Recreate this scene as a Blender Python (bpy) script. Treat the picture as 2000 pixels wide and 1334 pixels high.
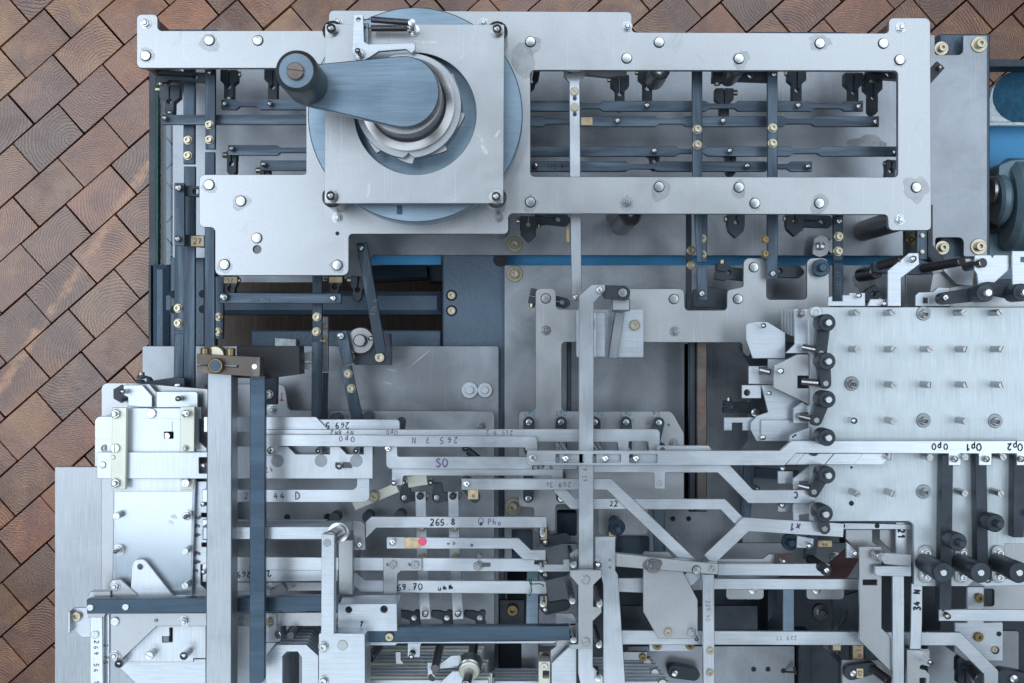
import bpy, math, random
from mathutils import Vector
from mathutils.geometry import tessellate_polygon

for o in list(bpy.data.objects): bpy.data.objects.remove(o)
SC = bpy.context.scene
COL = SC.collection
rnd = random.Random(7)

# ------------------------------------------------------------------ camera, world, lamps, exposure
D = 1.2            # camera height above the top of the big frame plate (z = 0), metres
S = 0.0005         # metres per photo pixel at z = 0
FLOOR = -0.85
cam = bpy.data.cameras.new('camera'); camo = bpy.data.objects.new('camera', cam); COL.objects.link(camo)
camo.location = (0, 0, D); cam.sensor_width = 36; cam.lens = 36 * D / (2000 * S)
cam.clip_start = .02; cam.clip_end = 50
SC.camera = camo
W = bpy.data.worlds.new('World'); SC.world = W; W.use_nodes = True
bg = W.node_tree.nodes['Background']; bg.inputs[0].default_value = (.70, .86, 1.0, 1); bg.inputs[1].default_value = .14

def area(name, loc, target, sx, sy, power, col):
    l = bpy.data.lights.new(name, 'AREA'); l.shape = 'RECTANGLE'; l.size = sx; l.size_y = sy; l.energy = power; l.color = col
    o = bpy.data.objects.new(name, l); COL.objects.link(o); o.location = loc
    o.rotation_euler = (Vector(target) - Vector(loc)).to_track_quat('-Z', 'Y').to_euler()
area('window_lamp', (-2.0, .5, 2.5), (-.4, .1, -.2), 2.0, 3.1, 98, (.80, .90, 1.0))
area('north_fill', (.65, 1.55, 2.6), (.3, .3, -.2), 2.3, 1.4, 42, (.80, .90, 1.0))  # added fill to brighten the upper floor and frame, no known source
area('hall_lamp', (1.75, .0, 2.6), (.2, 0, 0), 1.5, 1.6, 28, (.80, .91, 1.0))
area('rear_fill', (-.3, -1.55, 2.6), (0, -.1, 0), 2.6, 1.0, 34, (.80, .91, 1.0))  # added fill for highlights on the lower slides, source invented
SC.view_settings.view_transform = 'Standard'; SC.view_settings.look = 'None'
SC.view_settings.gamma = 1; SC.view_settings.use_curve_mapping = False
SC.view_settings.exposure = -0.38
SC.render.engine = 'CYCLES'

# ------------------------------------------------------------------ materials
MATS = {}
def _nt(name):
    m = bpy.data.materials.new(name); m.use_nodes = True; MATS[name] = m
    nt = m.node_tree; return m, nt, nt.nodes['Principled BSDF']
def N(nt, t, **kw):
    n = nt.nodes.new(t)
    for k, v in kw.items(): setattr(n, k, v)
    return n
def noise(nt, vec, scale, detail=3, rough=.55, dist=0):
    n = N(nt, 'ShaderNodeTexNoise'); n.inputs['Scale'].default_value = scale; n.inputs['Detail'].default_value = detail
    n.inputs['Roughness'].default_value = rough; n.inputs['Distortion'].default_value = dist
    nt.links.new(vec, n.inputs['Vector']); return n.outputs['Fac']
def mapped(nt, vec, scale, rot=0, loc=(0, 0, 0)):
    m = N(nt, 'ShaderNodeMapping'); m.inputs['Scale'].default_value = scale; m.inputs['Rotation'].default_value = (0, 0, rot)
    m.inputs['Location'].default_value = loc
    nt.links.new(vec, m.inputs['Vector']); return m.outputs[0]
def ramp(nt, fac, stops):
    r = N(nt, 'ShaderNodeValToRGB'); e = r.color_ramp.elements
    while len(e) < len(stops): e.new(.5)
    for i, (p, c) in enumerate(stops):
        e[i].position = p; e[i].color = (c, c, c, 1) if not isinstance(c, tuple) else (*c, 1)
    nt.links.new(fac, r.inputs[0]); return r.outputs[0]
def mix(nt, fac, a, b, mode='MIX'):
    m = N(nt, 'ShaderNodeMix', data_type='RGBA', blend_type=mode)
    for sock, v in ((m.inputs[0], fac), (m.inputs[6], a), (m.inputs[7], b)):
        if isinstance(v, (int, float)): sock.default_value = v
        elif isinstance(v, tuple): sock.default_value = (*v, 1)
        else: nt.links.new(v, sock)
    return m.outputs[2]
def math_(nt, op, a, b=0.):
    m = N(nt, 'ShaderNodeMath', operation=op)
    for i, v in enumerate((a, b)):
        if isinstance(v, (int, float)): m.inputs[i].default_value = v
        else: nt.links.new(v, m.inputs[i])
    return m.outputs[0]
def metal(name, col, met=.85, rough=.38, brush=None, cloud=.18, scratch=.25, worn=None, wornamt=.5, spots=0., bump=0., specks=.0):
    m, nt, b = _nt(name)
    pos = N(nt, 'ShaderNodeNewGeometry').outputs['Position']
    c = tuple(col)
    lo = tuple(v * (1 - cloud) for v in c); hi = tuple(min(1, v * (1 + cloud * .6)) for v in c)
    big = noise(nt, pos, 14, 5, .6, .6)
    base = mix(nt, ramp(nt, big, [(.32, 0.), (.68, 1.)]), lo, hi)
    if worn:
        sc = {'x': (3, 40, 40), 'y': (40, 3, 40), None: (18, 18, 18)}[brush]
        w = noise(nt, mapped(nt, pos, sc), 1.5, 6, .65, .4)
        base = mix(nt, math_(nt, 'MULTIPLY', ramp(nt, w, [(.46, 0.), (.68, 1.)]), wornamt), base, worn)
    sc = {'x': (30, 1600, 1600), 'y': (1600, 30, 1600), None: (500, 500, 500)}[brush]
    fine = noise(nt, mapped(nt, pos, sc), 1.0, 3, .6)
    base = mix(nt, .3 if brush else .09, base, ramp(nt, fine, [(.3, .25), (.7, .78)]), 'OVERLAY')
    if scratch:
        for ang, off in ((.5, 3.), (-.9, 11.), (1.9, 5.)):
            s = noise(nt, mapped(nt, pos, (900, 9, 9), ang, (off, off, 0)), 1.0, 2, .5)
            base = mix(nt, math_(nt, 'MULTIPLY', ramp(nt, s, [(.70, 0.), (.735, 1.)]), scratch), base, tuple(min(1, v * 1.45) for v in c))
        sm = noise(nt, mapped(nt, pos, (1, 1, 1), 0, (4, 7, 1)), 30, 6, .7, 1.2)
        base = mix(nt, math_(nt, 'MULTIPLY', ramp(nt, sm, [(.62, 0.), (.72, 1.)]), scratch * .8), base, tuple(v * .72 for v in c))
    if specks:
        v = noise(nt, pos, 620, 2, .5)
        base = mix(nt, math_(nt, 'MULTIPLY', ramp(nt, v, [(.66, 0.), (.72, 1.)]), specks), base, tuple(v * .35 for v in c))
    nt.links.new(base, b.inputs['Base Color'])
    b.inputs['Metallic'].default_value = met
    rr = math_(nt, 'MULTIPLY_ADD', big, .22); nt.nodes[-1].inputs[2].default_value = rough - .11
    nt.links.new(rr, b.inputs['Roughness'])
    if bump:
        bn = N(nt, 'ShaderNodeBump'); bn.inputs['Strength'].default_value = bump; bn.inputs['Distance'].default_value = .001
        nt.links.new(noise(nt, pos, 260, 3, .6), bn.inputs['Height']); nt.links.new(bn.outputs[0], b.inputs['Normal'])
    return m
metal('frame', (.40, .415, .435), .88, .37, None, .10, .5, specks=.2)
metal('base', (.285, .305, .335), .92, .40, None, .28, .45, specks=.2)
metal('stripx', (.57, .61, .66), .88, .31, 'x', .14, .12)
metal('stripy', (.57, .61, .66), .88, .31, 'y', .14, .12)
metal('bar', (.34, .365, .395), .85, .36, 'y', .16, .3)
metal('satin', (.36, .385, .415), .8, .38, 'y', .12, .25)
metal('crankblue', (.15, .21, .27), .75, .34, 'x', .2, .25, (.24, .31, .37), .4)
metal('alu', (.50, .54, .59), .8, .36, 'x', .12, .25)
metal('zinc', (.52, .575, .61), .5, .42, 'y', .13, .3, specks=.2)
metal('white', (.56, .60, .65), .55, .34, 'y', .10, .15)
metal('cream', (.66, .67, .58), .45, .45, None, .15, .2, specks=.3)
metal('bluedx', (.035, .052, .075), .55, .40, 'x', .3, .10, (.17, .235, .30), .55)
metal('bluedy', (.035, .052, .075), .55, .40, 'y', .3, .10, (.17, .235, .30), .55)
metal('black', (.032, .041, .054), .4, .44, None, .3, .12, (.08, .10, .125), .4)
metal('jet', (.012, .014, .018), .2, .5, None, .3, .1)
metal('navy', (.045, .075, .110), .6, .36, 'x', .2, .12, (.09, .14, .19), .5)
metal('bluedisc', (.22, .30, .375), .75, .36, 'x', .2, .3, (.28, .36, .43), .5)
metal('bronze', (.12, .10, .09), .7, .45, None, .25, .15, (.32, .27, .23), .5)
metal('knob', (.060, .076, .094), .6, .40, None, .3, .1, (.16, .12, .10), .45)
metal('knobface', (.11, .15, .19), .75, .34, None, .25, .2, (.20, .26, .31), .4)
metal('casting', (.075, .115, .165), .15, .42, None, .2, .1, bump=.5)
metal('bluepanel', (.07, .36, .70), .0, .5, None, .15, .1, bump=.3)
metal('brass', (.47, .425, .325), .9, .33, None, .2, .0)
metal('darkbrass', (.26, .19, .09), .9, .38, None, .3, .0)
metal('chrome', (.52, .54, .56), .95, .26, None, .1, .0)
metal('pinsteel', (.34, .34, .345), .95, .28, None, .25, .0)
metal('spring', (.12, .11, .12), .85, .32, None, .2, .0)
metal('maroon', (.06, .025, .028), .1, .5, None, .2, .1)
metal('housing', (.15, .23, .28), .15, .40, None, .25, .2, (.22, .31, .36), .5)
def flat(name, col, rough=.6, met=0.):
    m, nt, b = _nt(name); b.inputs['Base Color'].default_value = (*col, 1); b.inputs['Roughness'].default_value = rough; b.inputs['Metallic'].default_value = met
    pos = N(nt, 'ShaderNodeNewGeometry').outputs['Position']
    nt.links.new(mix(nt, ramp(nt, noise(nt, pos, 160, 4), [(.35, 0.), (.65, 1.)]), tuple(v * .75 for v in col), tuple(min(1, v * 1.15) for v in col)), b.inputs['Base Color'])
flat('ink', (.022, .022, .035)); flat('inkgrey', (.16, .15, .17)); flat('inkpurple', (.12, .10, .20)); flat('teal', (.03, .16, .24)); flat('redink', (.38, .07, .03))
flat('paper', (.62, .48, .29)); flat('pink', (.80, .10, .20)); flat('rubber', (.012, .013, .016), .5); flat('greenwire', (.0, .10, .05), .4)
flat('greenglass', (.01, .16, .12), .2); flat('pale', (.66, .75, .78), .5); flat('dark', (.012, .014, .018), .7); flat('stamp', (.10, .11, .12))
flat('ovalblue', (.01, .09, .17), .75)
def glass(name, tint, alpha, rough=.05):
    m, nt, b = _nt(name)
    tr = N(nt, 'ShaderNodeBsdfTransparent'); tr.inputs[0].default_value = (*tint, 1)
    gl = N(nt, 'ShaderNodeBsdfGlossy'); gl.inputs['Roughness'].default_value = rough
    fr = N(nt, 'ShaderNodeFresnel'); fr.inputs['IOR'].default_value = 1.5
    ms = N(nt, 'ShaderNodeMixShader')
    f = math_(nt, 'ADD', fr.outputs[0], alpha)
    nt.links.new(f, ms.inputs[0]); nt.links.new(tr.outputs[0], ms.inputs[1]); nt.links.new(gl.outputs[0], ms.inputs[2])
    nt.links.new(ms.outputs[0], nt.nodes['Material Output'].inputs[0])
glass('glass', (.62, .78, .90), .0); glass('acrylic', (.93, .96, .98), .10, .12)

def stain_mat(name, col, a, rough):
    m, nt, b = _nt(name)
    b.inputs['Metallic'].default_value = .3; b.inputs['Roughness'].default_value = rough; b.inputs['Base Color'].default_value = (*col, 1)
    pos = N(nt, 'ShaderNodeNewGeometry').outputs['Position']
    nt.links.new(ramp(nt, noise(nt, pos, 90, 5, .7), [(.3, a * .35), (.7, a)]), b.inputs['Alpha'])
stain_mat('oilstain', (.22, .23, .24), .13, .3); stain_mat('scuff', (.75, .77, .78), .8, .5); stain_mat('waterstain', (.12, .11, .10), .2, .5)
def wood_mat():
    m, nt, b = _nt('endgrain')
    tc = N(nt, 'ShaderNodeTexCoord').outputs['Object']; oi = N(nt, 'ShaderNodeObjectInfo')
    pos = N(nt, 'ShaderNodeNewGeometry').outputs['Position']
    wn = N(nt, 'ShaderNodeTexWhiteNoise', noise_dimensions='1D'); nt.links.new(oi.outputs['Random'], wn.inputs['W'])
    off = N(nt, 'ShaderNodeVectorMath', operation='MULTIPLY_ADD')       # heart of the log, random for each block
    nt.links.new(wn.outputs['Color'], off.inputs[0]); off.inputs[1].default_value = (.15, .12, 0); off.inputs[2].default_value = (-.075, -.06, 0)
    sub = N(nt, 'ShaderNodeVectorMath', operation='SUBTRACT'); nt.links.new(tc, sub.inputs[0]); nt.links.new(off.outputs[0], sub.inputs[1])
    flatv = N(nt, 'ShaderNodeVectorMath', operation='MULTIPLY'); nt.links.new(sub.outputs[0], flatv.inputs[0]); flatv.inputs[1].default_value = (1, 1, 0)
    ln = N(nt, 'ShaderNodeVectorMath', operation='LENGTH'); nt.links.new(flatv.outputs[0], ln.inputs[0])
    wob = noise(nt, pos, 26, 4); wob2 = noise(nt, pos, 160, 3)
    d = math_(nt, 'ADD', ln.outputs['Value'], math_(nt, 'MULTIPLY', wob, .016))
    d = math_(nt, 'ADD', d, math_(nt, 'MULTIPLY', wob2, .0032))
    dens = math_(nt, 'ADD', math_(nt, 'MULTIPLY', oi.outputs['Random'], 900.), 1100.)
    ring = math_(nt, 'SINE', math_(nt, 'MULTIPLY', d, dens))
    amt = ramp(nt, noise(nt, pos, 9, 3), [(.3, .35), (.65, 1.)])
    tone = math_(nt, 'MULTIPLY', ramp(nt, ring, [(.25, 0.), (.95, 1.)]), amt)
    cr = N(nt, 'ShaderNodeValToRGB'); e = cr.color_ramp.elements
    e[0].position = 0; e[0].color = (.46, .135, .034, 1); e[1].position = 1; e[1].color = (.54, .25, .075, 1)
    for p, c in ((.25, (.42, .155, .060)), (.5, (.39, .18, .066)), (.75, (.25, .08, .038))):
        x = e.new(p); x.color = (*c, 1)
    nt.links.new(wn.outputs['Value'], cr.inputs[0])
    val = N(nt, 'ShaderNodeTexWhiteNoise', noise_dimensions='1D'); nt.links.new(math_(nt, 'ADD', oi.outputs['Random'], 5.3), val.inputs['W'])
    patch = ramp(nt, noise(nt, pos, 16, 5, .65, .5), [(.36, 0.), (.66, 1.)])
    base = mix(nt, patch, cr.outputs[0], (.22, .074, .040))
    base = mix(nt, 1., base, ramp(nt, val.outputs['Value'], [(0., .5), (1., 1.0)]), 'MULTIPLY')
    base = mix(nt, math_(nt, 'MULTIPLY', tone, .36), base, (.08, .036, .022))
    sp = ramp(nt, noise(nt, pos, 130, 4, .7), [(.66, 0.), (.72, 1.)])
    base = mix(nt, math_(nt, 'MULTIPLY', sp, .6), base, (.50, .21, .07))
    blot = ramp(nt, noise(nt, mapped(nt, pos, (1, 1, 1), 0, (9, 2, 0)), 5, 5, .7), [(.54, 0.), (.70, 1.)])
    base = mix(nt, math_(nt, 'MULTIPLY', blot, .55), base, (.52, .24, .09))
    soot = ramp(nt, noise(nt, mapped(nt, pos, (1, 1, 1), 0, (31, 5, 0)), 7.5, 6, .72, .8), [(.5, 0.), (.66, 1.)])
    base = mix(nt, math_(nt, 'MULTIPLY', soot, .4), base, (.10, .045, .05))
    dk = ramp(nt, noise(nt, mapped(nt, pos, (1, 1, 1), 0, (2, 8, 0)), 420, 3, .6), [(.66, 0.), (.70, 1.)])
    base = mix(nt, math_(nt, 'MULTIPLY', dk, .6), base, (.03, .02, .02))
    # worn streak where something heavy was dragged across the blocks
    sx = N(nt, 'ShaderNodeSeparateXYZ'); nt.links.new(pos, sx.inputs[0])
    a0 = PX(272, 345, FLOOR); a1 = PX(10, 745, FLOOR); dx, dy = a1[0] - a0[0], a1[1] - a0[1]; L = math.hypot(dx, dy); nx, ny = -dy / L, dx / L
    dist = math_(nt, 'ADD', math_(nt, 'MULTIPLY', sx.outputs[0], nx), math_(nt, 'MULTIPLY', sx.outputs[1], ny))
    dist = math_(nt, 'ABSOLUTE', math_(nt, 'ADD', dist, -(a0[0] * nx + a0[1] * ny)))
    dist = math_(nt, 'ADD', dist, math_(nt, 'MULTIPLY', math_(nt, 'SUBTRACT', noise(nt, pos, 70, 5, .7), .5), .030))
    stk = math_(nt, 'MULTIPLY', ramp(nt, math_(nt, 'MULTIPLY', dist, 40.), [(.10, 1.), (.42, 0.)]), ramp(nt, noise(nt, pos, 38, 6, .75), [(.36, .1), (.58, 1.)]))
    along = math_(nt, 'ADD', math_(nt, 'MULTIPLY', sx.outputs[0], dx / L), math_(nt, 'MULTIPLY', sx.outputs[1], dy / L))
    along = math_(nt, 'ADD', along, -(a0[0] * dx / L + a0[1] * dy / L))
    ends = math_(nt, 'LESS_THAN', math_(nt, 'ABSOLUTE', math_(nt, 'SUBTRACT', along, L / 2)), L / 2 + .03)
    base = mix(nt, math_(nt, 'MULTIPLY', math_(nt, 'MULTIPLY', stk, ends), .75), base, (.60, .28, .12))
    nt.links.new(base, b.inputs['Base Color'])
    rgh = math_(nt, 'MULTIPLY_ADD', soot, .2); nt.nodes[-1].inputs[2].default_value = .34; nt.links.new(rgh, b.inputs['Roughness'])
    b.inputs['Coat Weight'].default_value = .8; b.inputs['Coat Roughness'].default_value = .25; b.inputs['Coat IOR'].default_value = 1.58
    bn = N(nt, 'ShaderNodeBump'); bn.inputs['Strength'].default_value = .22; bn.inputs['Distance'].default_value = .002
    nt.links.new(math_(nt, 'ADD', tone, math_(nt, 'MULTIPLY', noise(nt, pos, 300, 3), .8)), bn.inputs['Height']); nt.links.new(bn.outputs[0], b.inputs['Normal']); nt.links.new(bn.outputs[0], b.inputs['Coat Normal'])
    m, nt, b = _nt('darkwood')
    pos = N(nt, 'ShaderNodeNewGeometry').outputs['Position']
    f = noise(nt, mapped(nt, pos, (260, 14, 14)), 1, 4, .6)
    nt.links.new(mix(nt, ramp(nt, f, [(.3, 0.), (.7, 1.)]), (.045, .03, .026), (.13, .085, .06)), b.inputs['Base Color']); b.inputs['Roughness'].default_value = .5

# ------------------------------------------------------------------ geometry helpers
def PX(x, y, z):                       # photo pixel -> point at height z (metres)
    k = S * (D - z) / D
    return ((x - 1000) * k, (667 - y) * k)
wood_mat()
def pxm(r, z): return r * S * (D - z) / D

def tag(o, label=None, cat=None, group=None, kind=None):
    if label: o['label'] = label
    if cat: o['category'] = cat
    if group: o['group'] = group
    if kind: o['kind'] = kind
    return o
def link(name, me, mat=None, loc=(0, 0, 0), parent=None):
    o = bpy.data.objects.new(name, me); COL.objects.link(o)
    if mat is not None and me is not None and not me.materials: me.materials.append(MATS[mat])
    if parent is not None:
        o.parent = parent
        w = WL[parent.name]; o.location = (loc[0] - w[0], loc[1] - w[1], loc[2] - w[2])
    else: o.location = loc
    WL[o.name] = loc
    return o
WL = {}
def finish(me, ang=32):
    for p in me.polygons: p.use_smooth = True
    me.set_sharp_from_angle(angle=math.radians(ang)); me.update()

def fillet(pts, r):                    # rounded polygon, pixels
    out = []; n = len(pts)
    for i in range(n):
        p = Vector(pts[i][:2]); rr = pts[i][2] if len(pts[i]) > 2 else r
        a = Vector(pts[i - 1][:2]); c = Vector(pts[(i + 1) % n][:2])
        u = a - p; v = c - p; lu, lv = u.length, v.length
        if rr <= 0 or lu < 1e-6 or lv < 1e-6: out.append((p.x, p.y)); continue
        u /= lu; v /= lv; dot = max(-.999, min(.999, u.dot(v))); half = math.acos(dot) / 2
        t = min(rr / math.tan(half), lu * .48, lv * .48); rr2 = t * math.tan(half)
        ctr = p + (u + v).normalized() * (rr2 / math.sin(half))
        s = p + u * t; e = p + v * t
        a0 = math.atan2(s.y - ctr.y, s.x - ctr.x); a1 = math.atan2(e.y - ctr.y, e.x - ctr.x)
        da = (a1 - a0 + math.pi) % (2 * math.pi) - math.pi
        k = max(2, int(abs(da) / .28))
        for j in range(k + 1):
            w = a0 + da * j / k; out.append((ctr.x + rr2 * math.cos(w), ctr.y + rr2 * math.sin(w)))
    return out
def sarea(p): return sum(p[i - 1][0] * p[i][1] - p[i][0] * p[i - 1][1] for i in range(len(p))) / 2
def dedupe(p):
    q = []
    for a in p:
        if not q or math.hypot(a[0] - q[-1][0], a[1] - q[-1][1]) > 1e-6: q.append(a)
    if math.hypot(q[0][0] - q[-1][0], q[0][1] - q[-1][1]) < 1e-6: q.pop()
    return q
def inset(p, c):
    n = len(p); out = []
    for i in range(n):
        a, b, d = p[i - 1], p[i], p[(i + 1) % n]
        e1 = (b[0] - a[0], b[1] - a[1]); e2 = (d[0] - b[0], d[1] - b[1])
        l1 = math.hypot(*e1); l2 = math.hypot(*e2)
        n1 = (-e1[1] / l1, e1[0] / l1); n2 = (-e2[1] / l2, e2[0] / l2)
        s = (n1[0] + n2[0], n1[1] + n2[1]); q = max(.35, (s[0] ** 2 + s[1] ** 2) / 2)
        cc = min(c, .3 * min(l1, l2) + c * .2)
        out.append((b[0] + s[0] * cc / q, b[1] + s[1] * cc / q))
    return out
def prism_mesh(name, outer, holes, h, c=.0004, origin=(0, 0)):
    """metres; top at z=0, bottom at z=-h, top edges chamfered by c"""
    loops = []
    for k, p in enumerate([outer] + list(holes)):
        p = dedupe([(a[0] - origin[0], a[1] - origin[1]) for a in p])
        ar = sarea(p)
        if (ar < 0) == (k == 0): p = p[::-1]
        loops.append(p)
    c = min(c, h * .4)
    V, F = [], []; tops, bots = [], []
    for p in loops:
        n = len(p); q = inset(p, c); s = len(V)
        V += [(a[0], a[1], 0) for a in q] + [(a[0], a[1], -c) for a in p] + [(a[0], a[1], -h) for a in p]
        for i in range(n):
            j = (i + 1) % n
            F.append((s + n + i, s + n + j, s + j, s + i)); F.append((s + 2 * n + i, s + 2 * n + j, s + n + j, s + n + i))
        tops.append([(q[i], s + i) for i in range(n)]); bots.append([(p[i], s + 2 * n + i) for i in range(n)])
    for grp, up in ((tops, True), (bots, False)):
        idx = [i for l in grp for (_, i) in l]
        for t in tessellate_polygon([[Vector((a[0], a[1], 0)) for a, _ in l] for l in grp]):
            a, b, d = (Vector(V[idx[k]]) for k in t)
            z = (b - a).cross(d - a).z
            if abs(z) < 1e-16: continue
            f = tuple(idx[k] for k in t)
            F.append(f if (z > 0) == up else f[::-1])
    me = bpy.data.meshes.new(name); me.from_pydata(V, [], F); finish(me, 25)
    return me
def circ(x, y, r, n=20): return [(x + r * math.cos(2 * math.pi * i / n), y + r * math.sin(2 * math.pi * i / n)) for i in range(n)]
def rect(x0, y0, x1, y1): return [(x0, y0), (x1, y0), (x1, y1), (x0, y1)]
def capsule(x1, y1, r1, x2, y2, r2, n=10):
    a = math.atan2(y2 - y1, x2 - x1); d = math.hypot(x2 - x1, y2 - y1); b = math.acos(max(-1, min(1, (r1 - r2) / d)))
    out = [(x1 + r1 * math.cos(a + b + (2 * math.pi - 2 * b) * i / n), y1 + r1 * math.sin(a + b + (2 * math.pi - 2 * b) * i / n)) for i in range(n + 1)]
    out += [(x2 + r2 * math.cos(a - b + 2 * b * i / n), y2 + r2 * math.sin(a - b + 2 * b * i / n)) for i in range(n + 1)]
    return out
def ribbon(pts, w):                    # polyline -> polygon with mitred joints, pixels
    L, R = [], []
    n = len(pts)
    for i in range(n):
        p = Vector(pts[i][:2])
        d1 = (p - Vector(pts[i - 1][:2])).normalized() if i else None
        d2 = (Vector(pts[i + 1][:2]) - p).normalized() if i < n - 1 else None
        d1 = d1 or d2; d2 = d2 or d1
        nn = Vector((-d1.y - d2.y, d1.x + d2.x)); q = nn.length_squared / 2
        nn *= (w / 2) / max(.3, q)
        L.append((p.x + nn.x, p.y + nn.y)); R.append((p.x - nn.x, p.y - nn.y))
    return L + R[::-1]

def lathe_mesh(name, prof, n=20):      # profile (r, z[, 'hex']) from outer bottom to centre top
    V, F = [], []; rings = []
    for p in prof:
        r, z = p[0], p[1]
        if r < 1e-6: rings.append([len(V)]); V.append((0, 0, z)); continue
        s = len(V); rings.append(list(range(s, s + n)))
        for i in range(n):
            a = 2 * math.pi * i / n; rr = r
            if len(p) > 2: b = (a + math.pi / 6) % (math.pi / 3) - math.pi / 6; rr = r * math.cos(math.pi / 6) / math.cos(b)
            V.append((rr * math.cos(a), rr * math.sin(a), z))
    for A, B in zip(rings, rings[1:]):
        for i in range(n):
            j = (i + 1) % n
            if len(A) == 1 and len(B) == 1: break
            if len(B) == 1: F.append((A[i], A[j], B[0]))
            elif len(A) == 1: F.append((A[0], B[j], B[i]))
            else: F.append((A[i], A[j], B[j], B[i]))
    me = bpy.data.meshes.new(name); me.from_pydata(V, [], F); finish(me)
    return me

# ------------------------------------------------------------------ fastener library (unit radius, shared meshes)
PROF = {
 'rivet': [(1.14, .006), (1, .02), (1, .34), (.93, .42), (.55, .45), (0, .46)],
 'flatpin': [(1, -.2), (1, .06), (.93, .12), (0, .12)],
 'washer': [(1, -.05), (1, .14), (.94, .2), (.5, .2), (.5, -.02), (0, -.02)],
 'nut': [(1, 0), (1, .16), (.78, .17), (.86, .17, 'hex'), (.86, .62, 'hex'), (.74, .7, 'hex'), (.5, .71), (.45, .68), (.45, .95), (.36, 1.04), (0, 1.04)],
 'hexnut': [(1, 0, 'hex'), (1, .6, 'hex'), (.86, .7, 'hex'), (.55, .71), (.5, .68), (.5, 1.5), (.4, 1.6), (0, 1.6)],
 'cap': [(1, -.1), (1, .16), (.94, .2), (.76, .2), (.76, .95), (.68, 1.05), (.42, 1.05, 'hex'), (.38, .5, 'hex'), (0, .45)],
 'sock': [(1, -.1), (1, .7), (.9, .84), (.5, .84, 'hex'), (.46, .2, 'hex'), (0, .15)],
 'bigcap': [(1, -.05), (1, .14), (.95, .18), (.56, .18), (.56, .8), (.5, .86), (.3, .86, 'hex'), (.28, .4, 'hex'), (0, .36)],
 'pin': [(1, 0), (1, .93), (.8, 1), (0, 1)],
 'dome': [(1, 0), (1, .75), (.85, .9), (.5, .98), (0, 1)],
 'acorn': [(1.12, 0), (1.12, .14), (1, .16), (1.0, .16, 'hex'), (1.0, .7, 'hex'), (.78, .72), (.8, 1.0), (.74, 1.35), (.56, 1.62), (.3, 1.76), (0, 1.8)],
 'roller': [(1, 0), (1, .9), (.93, 1), (.42, 1), (.4, .97), (.4, 1.25), (.34, 1.32), (0, 1.32)],
 'hole': [(1, .002), (.0, .002)],
}
DEFMAT = {'rivet': 'chrome', 'flatpin': 'chrome', 'washer': 'chrome', 'nut': 'chrome', 'hexnut': 'chrome', 'cap': 'brass', 'sock': 'darkbrass', 'bigcap': 'brass',
          'pin': 'chrome', 'dome': 'pinsteel', 'acorn': 'pinsteel', 'roller': 'black', 'slot': 'chrome', 'hole': 'dark', 'stud': 'pinsteel'}
PNAME = {'rivet': 'rivet', 'flatpin': 'pivot_pin', 'washer': 'washer', 'nut': 'nut', 'hexnut': 'nut', 'cap': 'cap_screw', 'sock': 'socket_screw', 'bigcap': 'cap_screw', 'pin': 'pin',
         'dome': 'pin', 'acorn': 'acorn_nut', 'roller': 'roller', 'slot': 'slotted_screw', 'hole': 'screw_hole', 'stud': 'slotted_stud'}
CACHE = {}
def fmesh(kind, mat):
    k = (kind, mat)
    if k not in CACHE:
        if kind in ('slot', 'stud'):
            V, F = [], []
            h = 0.5
            me0 = []
            for sgn in (1, -1):
                a0 = math.asin(.15); arc = [(math.cos(a0 + (math.pi - 2 * a0) * i / 10), sgn * math.sin(a0 + (math.pi - 2 * a0) * i / 10)) for i in range(11)]
                me0.append(arc)
            def add(poly, z0, z1):
                if sarea(poly) < 0: poly = poly[::-1]
                s = len(V); n = len(poly)
                V.extend((x, y, z0) for x, y in poly); V.extend((x, y, z1 - .06) for x, y in poly); V.extend((x * .92, y * .92, z1) for x, y in poly)
                for i in range(n):
                    j = (i + 1) % n
                    F.append((s + i, s + j, s + n + j, s + n + i)); F.append((s + n + i, s + n + j, s + 2 * n + j, s + 2 * n + i))
                F.append(tuple(s + 2 * n + i for i in range(n)))
            if kind == 'slot':
                add(circ(0, 0, 1, 20), -.1, .3)
                for arc in me0: add(arc, .24, .62)
            else:
                add(circ(0, 0, 1, 16), 0, .93)
                for arc in me0: add(arc, .87, 1.0)
            me = bpy.data.meshes.new(kind); me.from_pydata(V, [], F); finish(me)
        else: me = lathe_mesh(kind, PROF[kind], 24 if kind not in ('pin', 'dome') else 16)
        me.materials.append(MATS[mat]); CACHE[k] = me
        if kind == 'rivet':            # flat ring painted dark, for the joint and the shade round the head
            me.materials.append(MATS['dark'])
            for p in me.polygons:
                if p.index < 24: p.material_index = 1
    return CACHE[k]
def fastener(parent, kind, x, y, r, z, h=None, mat=None, name=None):
    """x, y: pixel of the head; z: height it stands on; r in pixels; h in mm for pins"""
    mat = mat or DEFMAT[kind]
    zz = z + (h / 1000 if h else 0)
    w = PX(x, y, zz); rm = pxm(r, zz)
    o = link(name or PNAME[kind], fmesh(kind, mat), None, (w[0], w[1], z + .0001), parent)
    o.scale = (rm, rm, h / 1000 if h else rm)
    o.rotation_euler = (0, 0, rnd.uniform(0, 3.1) if kind in ('slot', 'stud', 'nut', 'cap', 'acorn') else 0)
    return o
def bolts(parent, spec, z):
    """'kind[/material] radius [height] @ x,y x,y | ...'"""
    for seg in spec.split('|'):
        seg = seg.strip()
        if not seg: continue
        a, b = seg.split('@'); a = a.split(); kind = a[0]; mat = None
        if '/' in kind: kind, mat = kind.split('/')
        for q in b.split():
            x, y = map(float, q.split(','))
            fastener(parent, kind, x, y, float(a[1]), z, float(a[2]) if len(a) > 2 else None, mat)

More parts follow.
